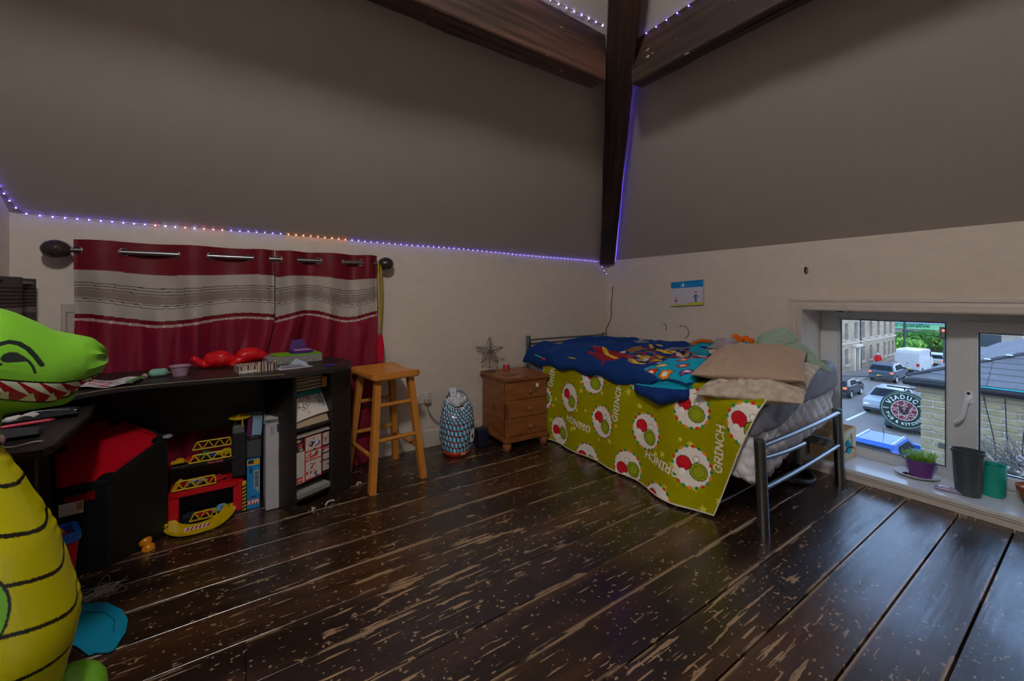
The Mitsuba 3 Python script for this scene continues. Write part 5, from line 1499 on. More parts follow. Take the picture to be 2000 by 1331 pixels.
loc = lambda v: np.stack([(v - DC) @ DQ, v[:, 2], (v - DC) @ DPd], 1)
# finer skin where the print is fine
L0 = loc(m.vertices)[m.faces].mean(1)
m = m.subdivide(face_index=np.nonzero((L0[:, 1] > 0.84) | ((L0[:, 0] > -0.14)))[0])
L0 = loc(m.vertices)[m.faces].mean(1)
m = m.subdivide(face_index=np.nonzero((L0[:, 2] > -0.05) & (L0[:, 0] > -0.14))[0])
L0 = loc(m.vertices)[m.faces].mean(1)
m = m.subdivide(face_index=np.nonzero((L0[:, 2] > 0) & (L0[:, 0] > 0.0) & (L0[:, 1] > 0.88) & (L0[:, 1] < 1.075))[0])
v = m.vertices
q = loc(v)
nrm_ = m.vertex_normals
# weld seam puckers along the middle line of nose and belly
seam = np.exp(-(q[:, 2] / 0.02) ** 2)
puck = 0.0012 * np.sin(q[:, 1] * 150 + 3 * np.sin(q[:, 1] * 31)) * np.exp(-((np.abs(q[:, 2]) - 0.02) / 0.025) ** 2) * (q[:, 0] > 0.02)
nose = 0.010 * np.sin(np.arctan2(q[:, 2], q[:, 1] - 0.993) * 7) * np.clip((q[:, 0] - 0.215) / 0.04, 0, 1)
v = v + nrm_ * (puck + 0.003 * seam - np.abs(nose))[:, None]


def dino_paint(v):
    q = loc(v)
    s, z, d = q.T
    c = np.tile(lin('#67a228'), (len(v), 1))
    bel = (z < 0.815) & (s > -0.10 + 0.02 * np.sin(z * 9))
    c[bel] = lin('#aea600')
    for k in range(9):
        zz = 0.783 - 0.0915 * k
        lz = zz - 0.5 * s + 0.05 * np.clip((s - 0.1) / 0.1, 0, 1) * np.exp(-(d / 0.05) ** 2)
        c[bel & (np.abs(z - lz) < 0.0042)] = lin('#1a1608')
    c[(np.abs(z - 0.815) < 0.004) & (s > -0.1)] = lin('#1a1608')
    P = np.stack([s, z], 1)
    lay = []
    if True:
        lay.append((affinity.rotate(ell(0.030, 0.52, 0.072, 0.088), 10), '#1a1608'))
        lay.append((affinity.rotate(ell(0.029, 0.52, 0.068, 0.084), 10), '#67a228'))
        lay.append((affinity.rotate(ell(0.026, 0.522, 0.056, 0.068), 10), '#b9c2bd'))
        lay.append((affinity.rotate(ell(0.020, 0.52, 0.034, 0.045), 10), '#67a228'))
    up = [(-0.02, 0.992), (0.04, 0.985), (0.082, 0.978), (0.124, 0.964), (0.173, 0.951), (0.215, 0.947), (0.245, 0.955)]
    dnl = [(0.250, 0.950), (0.235, 0.935), (0.215, 0.921), (0.19, 0.908), (0.166, 0.907), (0.124, 0.920), (0.082, 0.938), (0.04, 0.95), (-0.02, 0.962)]
    mouth = Polygon(up + dnl)
    lay.append((mouth.buffer(0.0035), '#141408'))
    lay.append((mouth, '#8f0d12'))
    for k in range(9):
        a = k / 8.6
        f_ = lambda t: np.array([np.interp(t, np.linspace(0, 1, len(up)), np.array(up)[:, j]) for j in (0, 1)])
        b_ = lambda t: np.array([np.interp(1 - t, np.linspace(0, 1, len(dnl)), np.array(dnl)[:, j]) for j in (0, 1)])
        u0, u1 = f_(a), f_(min(a + 0.095, 1))
        tip = f_(min(a + 0.085, 1)) * 0.22 + b_(min(a + 0.08, 1)) * 0.78
        lay.append((Polygon([u0, u1, tip, (u0 * 0.45 + tip * 0.55) + (0.000, -0.002)]), '#c3cdb4'))
        l0, l1 = b_(max(a - 0.005, 0)), b_(min(a + 0.07, 1))
        tip = b_(min(a + 0.11, 1)) * 0.52 + f_(min(a + 0.11, 1)) * 0.48
        lay.append((Polygon([l0, l1, tip]), '#c2cf9c'))
    brow = LineString([(0.062, 1.020), (0.072, 1.040), (0.086, 1.051), (0.100, 1.055), (0.113, 1.050), (0.126, 1.037), (0.136, 1.020), (0.146, 0.999)]).buffer(0.0042)
    eye = Polygon([(0.089, 1.022), (0.092, 1.029), (0.100, 1.033), (0.110, 1.031), (0.119, 1.022), (0.127, 1.011), (0.110, 1.0115), (0.097, 1.013), (0.091, 1.016)]).buffer(0.0008)
    tear = LineString([(0.119, 1.020), (0.127, 1.010), (0.133, 0.997), (0.136, 0.984)]).buffer(0.0022)
    nz = LineString([(0.06, 1.016), (0.075, 1.013), (0.088, 1.010)]).buffer(0.0032)
    lay += [(brow, '#15201c'), (eye, '#1b2422'), (tear, '#15201c'), (nz, '#15201c')]
    keep = np.nonzero((d > 0) | (z > 0.9) & (s < 0.24))[0]
    base = c.copy()
    x = np.full((len(v), 3), -1.0)
    for geom, cc_ in lay:
        k = keep[shapely.contains_xy(geom, P[keep, 0], P[keep, 1])]
        base[k] = lin(cc_)
    return base


part(dn, 'body', trimesh.Trimesh(v, m.faces, process=False), dino_paint, 'vinyl', smooth=True)
for d in (-0.10, 0.11):
    part(dn, 'foot', blob([[(wl(0.08, 0.08, d), 0.075), (wl(0.205, 0.082, d * 1.05), 0.076)]], 0.014), '#67a228', 'vinyl', smooth=True)
part(dn, 'base', lathe([(0, 0.0), (0.15, 0.0), (0.17, 0.025), (0.14, 0.06), (0, 0.07)], 36, DC), '#4b8a18', 'vinyl', smooth=40)
# ------------------------------------------------------------------ black corner desk
dk = thing('corner_desk', 'black corner desk with a curved top and an open shelf unit below the red curtain', 'desk')
ZT = 0.765
front = smoothpath([(-0.66, 2.10), (-0.50, 2.33), (-0.42, 2.375), (-0.25, 2.385), (0.0, 2.365), (0.2, 2.325), (0.33, 2.33), (0.45, 2.375), (0.53, 2.46), (0.565, 2.58)], 60)
poly = Polygon([tuple(q) for q in front] + [(0.55, 2.70), (0.50, 2.80), (0.42, 2.845), (-0.87, 2.845), (-0.87, 2.10)]).buffer(0)
part(dk, 'top', prism(poly, 0.024, 0.004).apply_translation((0, 0, ZT - 0.024)), mat='mat_black_wood', smooth=40)
edge = cat(tube([(q[0], q[1] - 0.0005, ZT - 0.003) for q in front[6:40]], 0.0016, 5))
part(dk, 'worn_edge', edge, '#8a7a66', 'matte', label='chipped pale edge of the desk top')
arm = Polygon([(-0.88, 1.765), (-0.475, 1.765), (-0.462, 1.80), (-0.47, 2.20), (-0.50, 2.42), (-0.55, 2.46), (-0.88, 2.46)])
part(dk, 'side_top', prism(arm, 0.024, 0.004).apply_translation((0, 0, 0.676)), mat='mat_black_wood', smooth=40)
part(dk, 'side_leg', bx((-0.86, 1.80, 0), (-0.50, 1.824, 0.677), 0.002), mat='mat_black_wood', smooth=False)
part(dk, 'back_panel', bx((-0.86, 2.80, 0.42), (0.24, 2.816, ZT - 0.024)), mat='mat_black_wood', smooth=False)
part(dk, 'left_panel', bx((-0.86, 2.46, 0), (-0.84, 2.80, ZT - 0.024)), mat='mat_black_wood', smooth=False)
SO_, SA = np.array([0.248, 2.434, 0]), math.degrees(math.atan2(0.098, 0.201))
ons = lambda mm: mv(mm, SO_, SA)
sh = part(dk, 'divider', ons(bx((-0.006, 0, 0), (0.012, 0.27, ZT - 0.026), 0.002)), mat='mat_black_wood', smooth=False)
part(dk, 'end_panel', ons(bx((0.222, 0, 0), (0.355, 0.02, ZT - 0.026), 0.004)), mat='mat_black_wood', smooth=False)
part(dk, 'side_panel', ons(bx((0.337, 0.02, 0), (0.355, 0.20, ZT - 0.026), 0.002)), mat='mat_black_wood', smooth=False)
part(dk, 'side_panel', ons(bx((0.222, 0.02, 0), (0.236, 0.24, ZT - 0.026), 0.002)), mat='mat_black_wood', smooth=False)
part(dk, 'shelf_back', ons(bx((0.012, 0.255, 0), (0.222, 0.268, ZT - 0.026))), mat='mat_black_wood', smooth=False)
for z in (0.425, 0.05):
    part(dk, 'shelf', ons(bx((0.012, 0.004, z), (0.222, 0.255, z + 0.016), 0.002)), mat='mat_black_wood', smooth=False)
part(dk, 'castor', ons(cat(cyl((0.0, 0.0, 0.022), (0.0, -0.018, 0.022), 0.022, 14))), '#1a1a1c')

# books and boxes in the shelf unit
BK = 'books piled on the upper shelf of the black desk'
zb = 0.441
pad = thing('notepad', 'thick open drawing pad with a turquoise heading leaning in the upper desk shelf', 'notepad')
part(pad, 'pages', ons(hull([(0.016, 0.02, zb), (0.218, 0.02, zb), (0.016, 0.20, zb), (0.218, 0.20, zb), (0.016, 0.045, zb + 0.052), (0.218, 0.045, zb + 0.052), (0.016, 0.20, zb + 0.06), (0.218, 0.20, zb + 0.06)])), '#a39178', 'matte')
m, U, V = grid(lambda u, v: (0.014 + 0.206 * u, 0.022 + 0.075 * v + 0 * u, zb + 0.050 + 0.125 * v - 0.018 * (1 - v) ** 2 * (1 - u) ** 2), 170, 120)
q = np.stack([U * 0.206, V * 0.146], 1)
L = [(sbox(0, 0.118, 0.206, 0.146), '#2a9a9a')] + [(sbox(0.008 + 0.019 * k, 0.112, 0.018 + 0.019 * k, 0.119), '#1a2a3a') for k in range(11)]
t8 = text_shape('8', 0.022, True)
L += [(affinity.translate(affinity.rotate(t8, 75, origin=(0, 0)), 0.118, 0.092), '#c0305a')]
t1 = affinity.rotate(text_shape('MORE', 0.020, True), -80, origin=(0, 0))
L += [(affinity.translate(t1, 0.168, 0.108), '#1f7f78'), (affinity.translate(affinity.rotate(text_shape('activities', 0.010, True), -75, origin=(0, 0)), 0.150, 0.102), '#a04488'), (affinity.translate(affinity.rotate(text_shape('stories', 0.010, True), -75, origin=(0, 0)), 0.160, 0.10), '#2a6a9a')]
for a, b, r in ((0.06, 0.075, 0.016), (0.085, 0.06, 0.014), (0.10, 0.07, 0.012), (0.09, 0.022, 0.010), (0.07, 0.05, 0.010)):
    L.append((Point(a, b).buffer(r).difference(Point(a, b).buffer(r - 0.0022)), '#3a3a44' if a != 0.09 else '#c08a4a'))
L.append((Point(0.045, 0.062).buffer(0.004), '#15181c'))
part(pad, 'cover', thick(ons(m), 0.002), np.vstack([paint(q, '#cfc8c0', L)] * 2), 'satin', smooth=True, label='white printed cover')
z0 = zb + 0.190
for k, (h, c, w_, lab) in enumerate([(0.016, '#4a2a68', 0.19, 'dark violet book at the bottom of the pile above the drawing pad'), (0.014, '#6a5a40', 0.18, 'brown book second from the bottom of the pile above the drawing pad'), (0.010, '#2f8a70', 0.185, 'thin sea green book in the middle of the pile above the drawing pad'),
                                     (0.014, '#5a5248', 0.17, 'grey brown book below the red one in the pile above the drawing pad'), (0.012, '#b8303a', 0.18, 'red book near the top of the pile above the drawing pad'), (0.012, '#50605a', 0.188, 'grey green book at the top of the pile above the drawing pad')]):
    if k == 0:
        single('book_support', 'dark wedge of folders holding up the pile of books in the desk shelf', 'folder', ons(bx((0.016, 0.12, zb + 0.062), (0.218, 0.25, z0 - 0.001), 0.003)), '#201c22', 'matte')
    bk_ = thing('book', lab, 'book', BK)
    part(bk_, 'cover', ons(bx((0.018, 0.045 + 0.006 * (k % 3), z0), (0.018 + w_, 0.24, z0 + h), 0.001)), c, 'satin')
    part(bk_, 'pages', ons(bx((0.021, 0.043 + 0.006 * (k % 3), z0 + 0.002), (0.015 + w_, 0.05 + 0.006 * (k % 3), z0 + h - 0.002))), '#a79a86', 'matte')
    z0 += h + 0.0005
single('wooden_block', 'yellow brown wooden block at the right of the book pile', 'block', ons(bx((0.186, 0.03, zb + 0.192), (0.214, 0.042, zb + 0.25), 0.002)), '#b07a1c', 'satin')

kb = thing('toy_box', 'black and white construction toy box with red framed pictures in the lower desk shelf', 'box')
part(kb, 'body', ons(bx((0.015, 0.018, 0.14), (0.219, 0.20, 0.385), 0.002)), '#15151a', 'satin')
m, U, V = grid(lambda u, v: (0.015 + 0.204 * u, 0.0165 + 0 * u, 0.14 + 0.245 * v), 170, 200)
q = np.stack([U * 0.204, V * 0.245], 1)
L = [(sbox(0, 0, 0.053, 0.17), '#b9b3ae'), (sbox(0.004, 0.004, 0.043, 0.034), '#b01c20'), (sbox(0.053, 0, 0.158, 0.245), '#b01c24'), (sbox(0.158, 0, 0.204, 0.245), '#17171c')]
for z0_, z1_ in ((0.008, 0.105), (0.112, 0.155), (0.162, 0.237)):
    L.append((rrect(0.059, z0_, 0.152, z1_, 0.006), '#bdb6b0'))
for z0_, z1_ in ((0.02, 0.075), (0.082, 0.115), (0.122, 0.155), (0.165, 0.235)):
    L.append((sbox(0.162, z0_, 0.202, z1_), '#a89f98'))
g = np.random.default_rng(31)
for _ in range(90):
    cx_, cy_ = [(g.normal(0.105, 0.02), g.normal(0.055, 0.018)), (g.normal(0.108, 0.022), g.normal(0.133, 0.008)), (g.normal(0.110, 0.018), g.normal(0.195, 0.018)), (g.normal(0.182, 0.010), g.uniform(0.03, 0.22)), (g.normal(0.025, 0.012), g.normal(0.205, 0.016))][g.integers(5)]
    L.append((affinity.rotate(sbox(cx_ - g.uniform(0.002, 0.010), cy_ - g.uniform(0.002, 0.007), cx_ + g.uniform(0.002, 0.010), cy_ + g.uniform(0.002, 0.007)), g.uniform(0, 90)), ('#b01c24', '#17171c', '#d07a1c', '#2a4a90', '#c8c2ba', '#3a3a40', '#c23040', '#8a5a30')[g.integers(8)]))
L.append((affinity.translate(text_shape('LEGO', 0.012, True), 0.006, 0.013), '#e8dcd0'))
part(kb, 'printed_front', ons(m), paint(q, '#1b1b20', L), 'satin', smooth=True)
for k, (x0, y0, z0_, c) in enumerate([(0.02, 0.006, 0.39, '#a8a29c'), (0.03, 0.012, 0.396, '#857c74')]):
    single('magazine', ('white' if k == 0 else 'grey') + ' magazine lying on the toy box in the lower desk shelf', 'magazine', ons(bx((x0, y0, z0_), (0.215, 0.2, z0_ + 0.006), 0.001)), c, 'satin')
ep = thing('paper_stack', 'grey and white papers on the bottom shelf of the black desk', 'papers')
part(ep, 'sheets', ons(cat([mv(bx((0.02, 0.0, 0.067 + 0.004 * k), (0.215, 0.2, 0.069 + 0.004 * k)), (0, 0, 0), rz=0.6 * (k % 3 - 1)) for k in range(6)])), '#8a8782', 'matte')
for k, (p0, p1) in enumerate((((0.40, 2.43), (0.45, 2.46)), ((0.33, 2.40), (0.345, 2.42)), ((0.60, 2.58), (0.63, 2.60)))):
    single('paper_scrap', ('long curled white paper strip', 'small white paper scrap', 'crumpled white paper bit')[k] + ' on the floor ' + ('in front of the desk shelf', 'at the foot of the desk divider', 'at the right foot of the desk')[k], 'paper scrap',
           tube(smoothpath([(*p0, 0.006), ((p0[0] + p1[0]) / 2, (p0[1] + p1[1]) / 2 + 0.012, 0.012), (*p1, 0.006)], 8), 0.005, 5), '#b0aaa0', 'matte')

# things beside the shelf unit
wb = thing('packing_box', 'tall narrow white cardboard box standing left of the desk shelves', 'box')
part(wb, 'body', bx((0.122, 2.552, 0.002), (0.240, 2.80, 0.468), 0.003), '#928f95', 'matte')
m, U, V = grid(lambda u, v: (0.124 + 0.114 * u, 2.5505 + 0 * u, 0.004 + 0.462 * v), 90, 300)
q = np.stack([U * 0.114, V * 0.462], 1)
L = [(sbox(0.050, 0.41, 0.078, 0.455), '#3c3b40'), (Polygon([(0.056, 0.22), (0.088, 0.24), (0.088, 0.315), (0.056, 0.315)]), '#807d84')]
L += [(affinity.translate(affinity.rotate(text_shape('CI NI 65', 0.008, True), 90, origin=(0, 0)), 0.030, 0.40), '#3c3b40'), (sbox(0.034, 0.40, 0.036, 0.45), '#55545a')]
for k in range(4):
    L.append((Point(0.096, 0.09 + 0.036 * k).buffer(0.010).difference(Point(0.096, 0.09 + 0.036 * k).buffer(0.006)), '#3c3b40'))
    L.append((Point(0.096, 0.09 + 0.036 * k).buffer(0.003), '#3c3b40'))
L += [(sbox(0.082, 0.03 + 0.005 * k, 0.108, 0.032 + 0.005 * k), '#77757b') for k in range(7)]
part(wb, 'printed_front', m, paint(q, '#a19ea4', L), 'matte', smooth=True)
cm = thing('comic', 'comics lying on top of the tall white box', 'comics')
for k in range(4):
    part(cm, 'booklet', mv(bx((-0.062, -0.105, 0), (0.062, 0.115, 0.005), 0.001), (0.182, 2.66, 0.470 + 0.0062 * k), rz=(-4, 5, -2, 3)[k], rx=0), ('#7f8f8c', '#3b5a58', '#9a9790', '#b0aca2')[k], 'satin')
part(cm, 'cover_print', mv(bx((-0.03, -0.04, 0), (0.035, 0.05, 0.0008)), (0.185, 2.66, 0.4943), 3), '#6a4a40', 'satin')
single('cardboard_flap', 'brown cardboard sheet standing behind the tall white box', 'cardboard', bx((0.225, 2.60, 0.47), (0.236, 2.79, 0.62), 0.002), '#8a6f50', 'matte')
ab = thing('game_box', 'narrow bright blue game box standing beside the tall white box', 'box')
part(ab, 'body', bx((0.040, 2.622, 0.002), (0.100, 2.80, 0.268), 0.002), '#1b78b4', 'satin')
m, U, V = grid(lambda u, v: (0.0405 + 0.059 * u, 2.6205 + 0 * u, 0.003 + 0.264 * v), 90, 300)
q = np.stack([U * 0.059, V * 0.264], 1)
L = [(sbox(0, 0.235, 0.059, 0.264), '#c09a1c'), (sbox(0.004, 0.242, 0.03, 0.262), '#20252c'), (Polygon([(0.030, 0.11), (0.059, 0.075), (0.059, 0.205), (0.030, 0.205)]), '#7f8f9e'), (sbox(0.010, 0.19, 0.022, 0.225), '#123f68')]
L += [(sbox(0.036, 0.115 + 0.012 * k, 0.052, 0.121 + 0.012 * k), '#20303c') for k in range(7)]
tx = affinity.rotate(text_shape('MAX', 0.020, True), 180, origin='center')
tx = affinity.translate(tx, 0.0295 - tx.centroid.x, 0.036 - tx.centroid.y)
tx = affinity.scale(tx, 0.85, 1)
L += [(tx.buffer(0.003), '#a02a30'), (tx, '#e4e0da'), (sbox(0.018, 0.058, 0.042, 0.066), '#15304a')]
part(ab, 'printed_front', m, paint(q, '#1b78b4', L), 'satin', smooth=True)
gp = thing('grey_case', 'dark grey plastic case stacked on the narrow blue box', 'case')
part(gp, 'body', bx((0.036, 2.63, 0.269), (0.108, 2.78, 0.385), 0.008), '#3c4046', 'satin')
part(gp, 'handle', tube(smoothpath([(0.045, 2.628, 0.375), (0.05, 2.612, 0.392), (0.09, 2.612, 0.395), (0.098, 2.628, 0.378)], 12), 0.005, 8), '#202226')
fo = thing('plastic_wallet', 'pale blue and purple plastic wallet standing on the dark grey case', 'wallet')
part(fo, 'sleeve', mv(bx((-0.034, -0.05, 0), (0.034, 0.05, 0.11), 0.003), (0.074, 2.70, 0.386), 0, ry=4), '#7fa3b8', 'gloss')
part(fo, 'stripe', mv(bx((-0.0352, -0.0505, 0.0), (-0.012, -0.049, 0.108)), (0.074, 2.70, 0.386), 0, ry=4), '#5a2244', 'gloss')

# ------------------------------------------------------------------ toy garage
tg = thing('toy_garage', 'red, black and yellow toy garage with a curved yellow ramp under the desk', 'toy garage')
YEL, RED, BLK = '#b99a0c', '#b4101a', '#16171b'
part(tg, 'base', prism(Polygon([(-0.305, 2.60), (0.03, 2.60), (0.03, 2.77), (-0.305, 2.77)]), 0.012, 0.003).apply_translation((0, 0, 0.002)), BLK)
part(tg, 'red_deck', prism(rrect(-0.285, 2.60, 0.005, 2.77, 0.02), 0.028, 0.005).apply_translation((0, 0, 0.150)), RED, 'gloss')
part(tg, 'upper_deck', bx((-0.275, 2.615, 0.288), (-0.01, 2.77, 0.304), 0.003), BLK, 'satin')
for x0, x1 in ((-0.290, -0.245), (-0.022, 0.026)):
    part(tg, 'red_leg', bx((x0, 2.61, 0.012), (x1, 2.66, 0.172), 0.004), RED, 'gloss')
    for k in range(2):
        part(tg, 'post', bx((x0 + 0.006, 2.745, 0.012), (x0 + 0.022, 2.762, 0.29), 0.002), BLK)
for x in (-0.303, 0.028):
    hz = part(tg, 'hazard_post', bx((x - 0.009, 2.60, 0.012), (x + 0.009, 2.62, 0.165), 0.002), YEL, 'satin')
    part(hz, 'black_stripes', cat([hull([(x + a * 0.0095, y_, 0.018 + 0.019 * k + (0.008 if a > 0 else 0) + h) for a in (-1, 1) for y_ in (2.599, 2.621) for h in (0, 0.009)]) for k in range(7)]), '#17150c', 'satin')


def truss(x0, x1, y, z, h, n):
    b = [cyl((x0, y, z), (x1, y, z), 0.0042, 8), cyl((x0 + 0.02, y, z + h), (x1 - 0.006, y, z + h), 0.0042, 8), cyl((x0, y, z), (x0 + 0.02, y, z + h), 0.004, 8), cyl((x1, y, z), (x1 - 0.006, y, z + h), 0.004, 8)]
    d = (x1 - x0 - 0.026) / n
    for k in range(n):
        xa = x0 + 0.02 + d * k
        b += [cyl((xa, y, z + h), (xa + d / 2, y, z), 0.0036, 6), cyl((xa + d / 2, y, z), (xa + d, y, z + h), 0.0036, 6)]
    return cat(b)


for a in ((-0.272, -0.095, 2.612, 0.186, 0.042, 3), (-0.205, -0.03, 2.612, 0.310, 0.036, 3), (-0.20, -0.03, 2.74, 0.335, 0.04, 3), (-0.20, -0.09, 2.58, 0.03, 0.038, 2)):
    part(tg, 'truss_rail', truss(*a), YEL, 'gloss')
ramp = Point(-0.162, 2.632).buffer(0.155, quad_segs=24).difference(Point(-0.162, 2.645).buffer(0.098, quad_segs=24)).intersection(sbox(-1, 2.3, 1, 2.645))
m = prism(ramp, 0.016, 0.004).subdivide_to_size(0.04)
v = m.vertices.copy()
v[:, 2] += 0.006 + 0.20 * np.clip(v[:, 1] - 2.50, 0, 1)
rp = part(tg, 'yellow_ramp', trimesh.Trimesh(v, m.faces, process=False), YEL, 'gloss')
dz = lambda y: 0.0225 + 0.20 * max(0, y - 2.50)
part(rp, 'chevron_plate', hull([(x, y, dz(y) + h) for x in (-0.215, -0.115) for y in (2.496, 2.524) for h in (-0.002, 0.001)]), '#c9bfb6', 'satin')
part(rp, 'red_chevrons', cat([hull([(x, 2.498, dz(2.498) + h) for x in (-0.208 + 0.016 * k, -0.200 + 0.016 * k) for h in (0, 0.0016)] + [(x + 0.006, 2.521, dz(2.521) + h) for x in (-0.208 + 0.016 * k, -0.200 + 0.016 * k) for h in (0, 0.0016)]) for k in range(6)]), '#a01c24', 'satin')
for x, y in ((-0.285, 2.62), (-0.042, 2.622)):
    part(rp, 'rivet', cyl((x, y, 0.046), (x, y, 0.052), 0.007, 10), '#8a6e10', 'satin')
tw = part(tg, 'lift_tower', bx((-0.028, 2.62, 0.19), (0.036, 2.70, 0.42), 0.004), BLK)
part(tw, 'cab', bx((-0.024, 2.615, 0.42), (0.03, 2.70, 0.46), 0.005), '#54565a', 'satin')
part(tw, 'helipad', prism(Point(0.008, 2.655).buffer(0.05), 0.01, 0.003).apply_translation((0, 0, 0.495)), YEL, 'satin')
part(tw, 'mast', cat(cyl((0.02, 2.62, 0.46), (0.02, 2.62, 0.50), 0.004, 8), cyl((-0.012, 2.69, 0.42), (-0.012, 2.69, 0.50), 0.004, 8), cyl((0.0, 2.65, 0.50), (0.0, 2.65, 0.515), 0.008, 10)), YEL)
part(tg, 'yellow_crank', cat(bx((-0.318, 2.575, 0.012), (-0.295, 2.60, 0.075), 0.004), cyl((-0.30, 2.57, 0.055), (-0.285, 2.565, 0.04), 0.01, 10)), YEL, 'gloss')
part(tg, 'side_wall', bx((-0.275, 2.765, 0.015), (-0.0, 2.771, 0.29)), '#2a1f2c', 'satin')
part(tg, 'lettering', pris('y', affinity.translate(text_shape('RACING', 0.012, True), -0.13, 0.290), 2.6135, 2.6150), '#b0485a', 'satin')
part(tg, 'ramp_arm', cyl((-0.262, 2.62, 0.19), (-0.235, 2.62, 0.235), 0.008, 8), YEL, 'gloss')
part(tg, 'ramp_arm', cyl((-0.27, 2.62, 0.32), (-0.225, 2.62, 0.328), 0.006, 8, 0.012), YEL, 'gloss')


def toycar(label, x, y, z, c, rz, s=1.0):
    k = thing('toy_car', label, 'toy car', 'toy vehicles in the toy garage')
    P = lambda mm: mv(mv(mm, rz=rz, s=s), (x, y, z))
    part(k, 'body', P(pris('y', Polygon([(-0.034, 0.006), (-0.034, 0.016), (-0.02, 0.018), (-0.012, 0.027), (0.010, 0.027), (0.02, 0.017), (0.035, 0.013), (0.035, 0.006)]), -0.014, 0.014, 0.002)), c, 'gloss')
    part(k, 'window', P(bx((-0.010, -0.0145, 0.019), (0.011, 0.0145, 0.0255), 0.002)), '#1b2026', 'gloss')
    for a in (-0.021, 0.021):
        for b_ in (-0.0155, 0.0155):
            part(k, 'wheel', P(cyl((a, b_ - 0.003, 0.0065), (a, b_ + 0.003, 0.0065), 0.0065, 12)), '#141416')


for a in (('red toy car on the bottom level of the toy garage', -0.14, 2.645, 0.016, '#b0141c', 15), ('white and blue toy van on the bottom level of the toy garage', -0.07, 2.65, 0.016, '#6fa4c4', 10, 1.25), ('black toy car in the shade of the bottom level of the toy garage', -0.20, 2.66, 0.016, '#2a2c33', 5),
          ('red toy car at the right of the red deck', -0.085, 2.66, 0.1785, '#b8202a', 20), ('white toy racing car behind the yellow rail on the red deck', -0.175, 2.66, 0.1785, '#b5b5b8', 5, 1.2),
          ('green toy car at the back of the upper deck', -0.14, 2.70, 0.3045, '#1c6a44', 0), ('blue toy car on the upper deck', -0.10, 2.665, 0.3045, '#1c4a94', 8), ('yellow toy truck at the right of the upper deck', -0.05, 2.665, 0.3045, '#b5a018', 0, 1.2), ('red toy car at the left of the upper deck', -0.20, 2.66, 0.3045, '#b01820', 12), ('orange toy digger at the left end of the upper deck', -0.245, 2.65, 0.3045, '#c87a14', 0)):
    toycar(*a)

# ------------------------------------------------------------------ toy pool table
pt = thing('toy_pool_table', 'black toy pool table with a tilted red felt bed pushed under the desk', 'toy pool table')
P3 = [(-0.283, 2.569, 0.474), (-0.461, 2.388, 0.371), (-0.62, 2.40, 0.36), (-0.692, 2.657, 0.465), (-0.64, 2.79, 0.53), (-0.50, 2.79, 0.552)]
a, b, c = (np.array(P3[i]) for i in (0, 2, 5))
nn = np.cross(b - a, c - a); nn /= np.linalg.norm(nn); nn *= np.sign(nn[2])
pz = lambda x, y: a[2] - (nn[0] * (x - a[0]) + nn[1] * (y - a[1])) / nn[2]
outl = Polygon([(q[0], q[1]) for q in P3])
inn = outl.buffer(-0.010, join_style=2)
pk = [(q[0] + (outl.centroid.x - q[0]) * 0.13, q[1] + (outl.centroid.y - q[1]) * 0.13) for q in (P3[0], P3[1], P3[3], P3[5])]


def raise_(poly, lo, hi, sub=0.05):
    m = prism(poly, 1.0).subdivide_to_size(sub * 20)
    v = m.vertices.copy()
    zz = np.array([pz(x, y) for x, y in v[:, :2]])
    t = v[:, 2]
    v[:, 2] = (lo if callable(lo) is False else 0) * (1 - t) + hi * t + zz
    return trimesh.Trimesh(v, m.faces, process=False)


skirt = prism(outl, 1.0)
v = skirt.vertices.copy()
v[:, 2] = np.where(v[:, 2] < 0.5, 0.004, [pz(x, y) - 0.012 for x, y in v[:, :2]])
part(pt, 'body', trimesh.Trimesh(v, skirt.faces, process=False), '#0c0b0c', 'satin', smooth=False)
felt = inn
for q in pk:
    felt = felt.difference(Point(q).buffer(0.03))
part(pt, 'felt', raise_(felt, -0.012, -0.004), '#a8061a', 'cloth', smooth=False)
rail = outl.difference(inn)
for q in pk:
    rail = rail.difference(Point(q).buffer(0.02))
part(pt, 'rim', raise_(rail, -0.012, 0.003), '#141113', 'satin', smooth=False)
cus = inn.difference(inn.buffer(-0.012, join_style=2))
for q in pk:
    cus = cus.difference(Point(q).buffer(0.036))
part(pt, 'cushion_rail', raise_(cus, -0.005, 0.004), '#8f0717', 'cloth', smooth=False)
for q in pk:
    part(pt, 'pocket', raise_(Point(q).buffer(0.0305), -0.013, -0.0095), '#020202', 'matte', smooth=False)
e0, e1 = np.array(P3[2]), np.array(P3[1])
od = np.array([0.02, -0.999, 0]) * 0.004
part(pt, 'ball_slot', hull([e0 + (e1 - e0) * t + od * s_ + np.array([0, 0, h]) for t, h0, h1 in ((0.2, -0.062, -0.03), (0.78, -0.062, -0.03)) for h in (h0, h1) for s_ in (-1, 1)]), '#6d0713', 'cloth', smooth=False, label='red lined ball return slot')
part(pt, 'corner_cap', ball(0.02, 2, (P3[0][0], P3[0][1], P3[0][2] + 0.0), (1, 1, 0.5)), '#6d7880', 'satin')
part(pt, 'corner_cap', ball(0.022, 2, (P3[5][0], P3[5][1], P3[5][2] + 0.006), (1.3, 1, 0.6)), '#3a4038', 'satin')

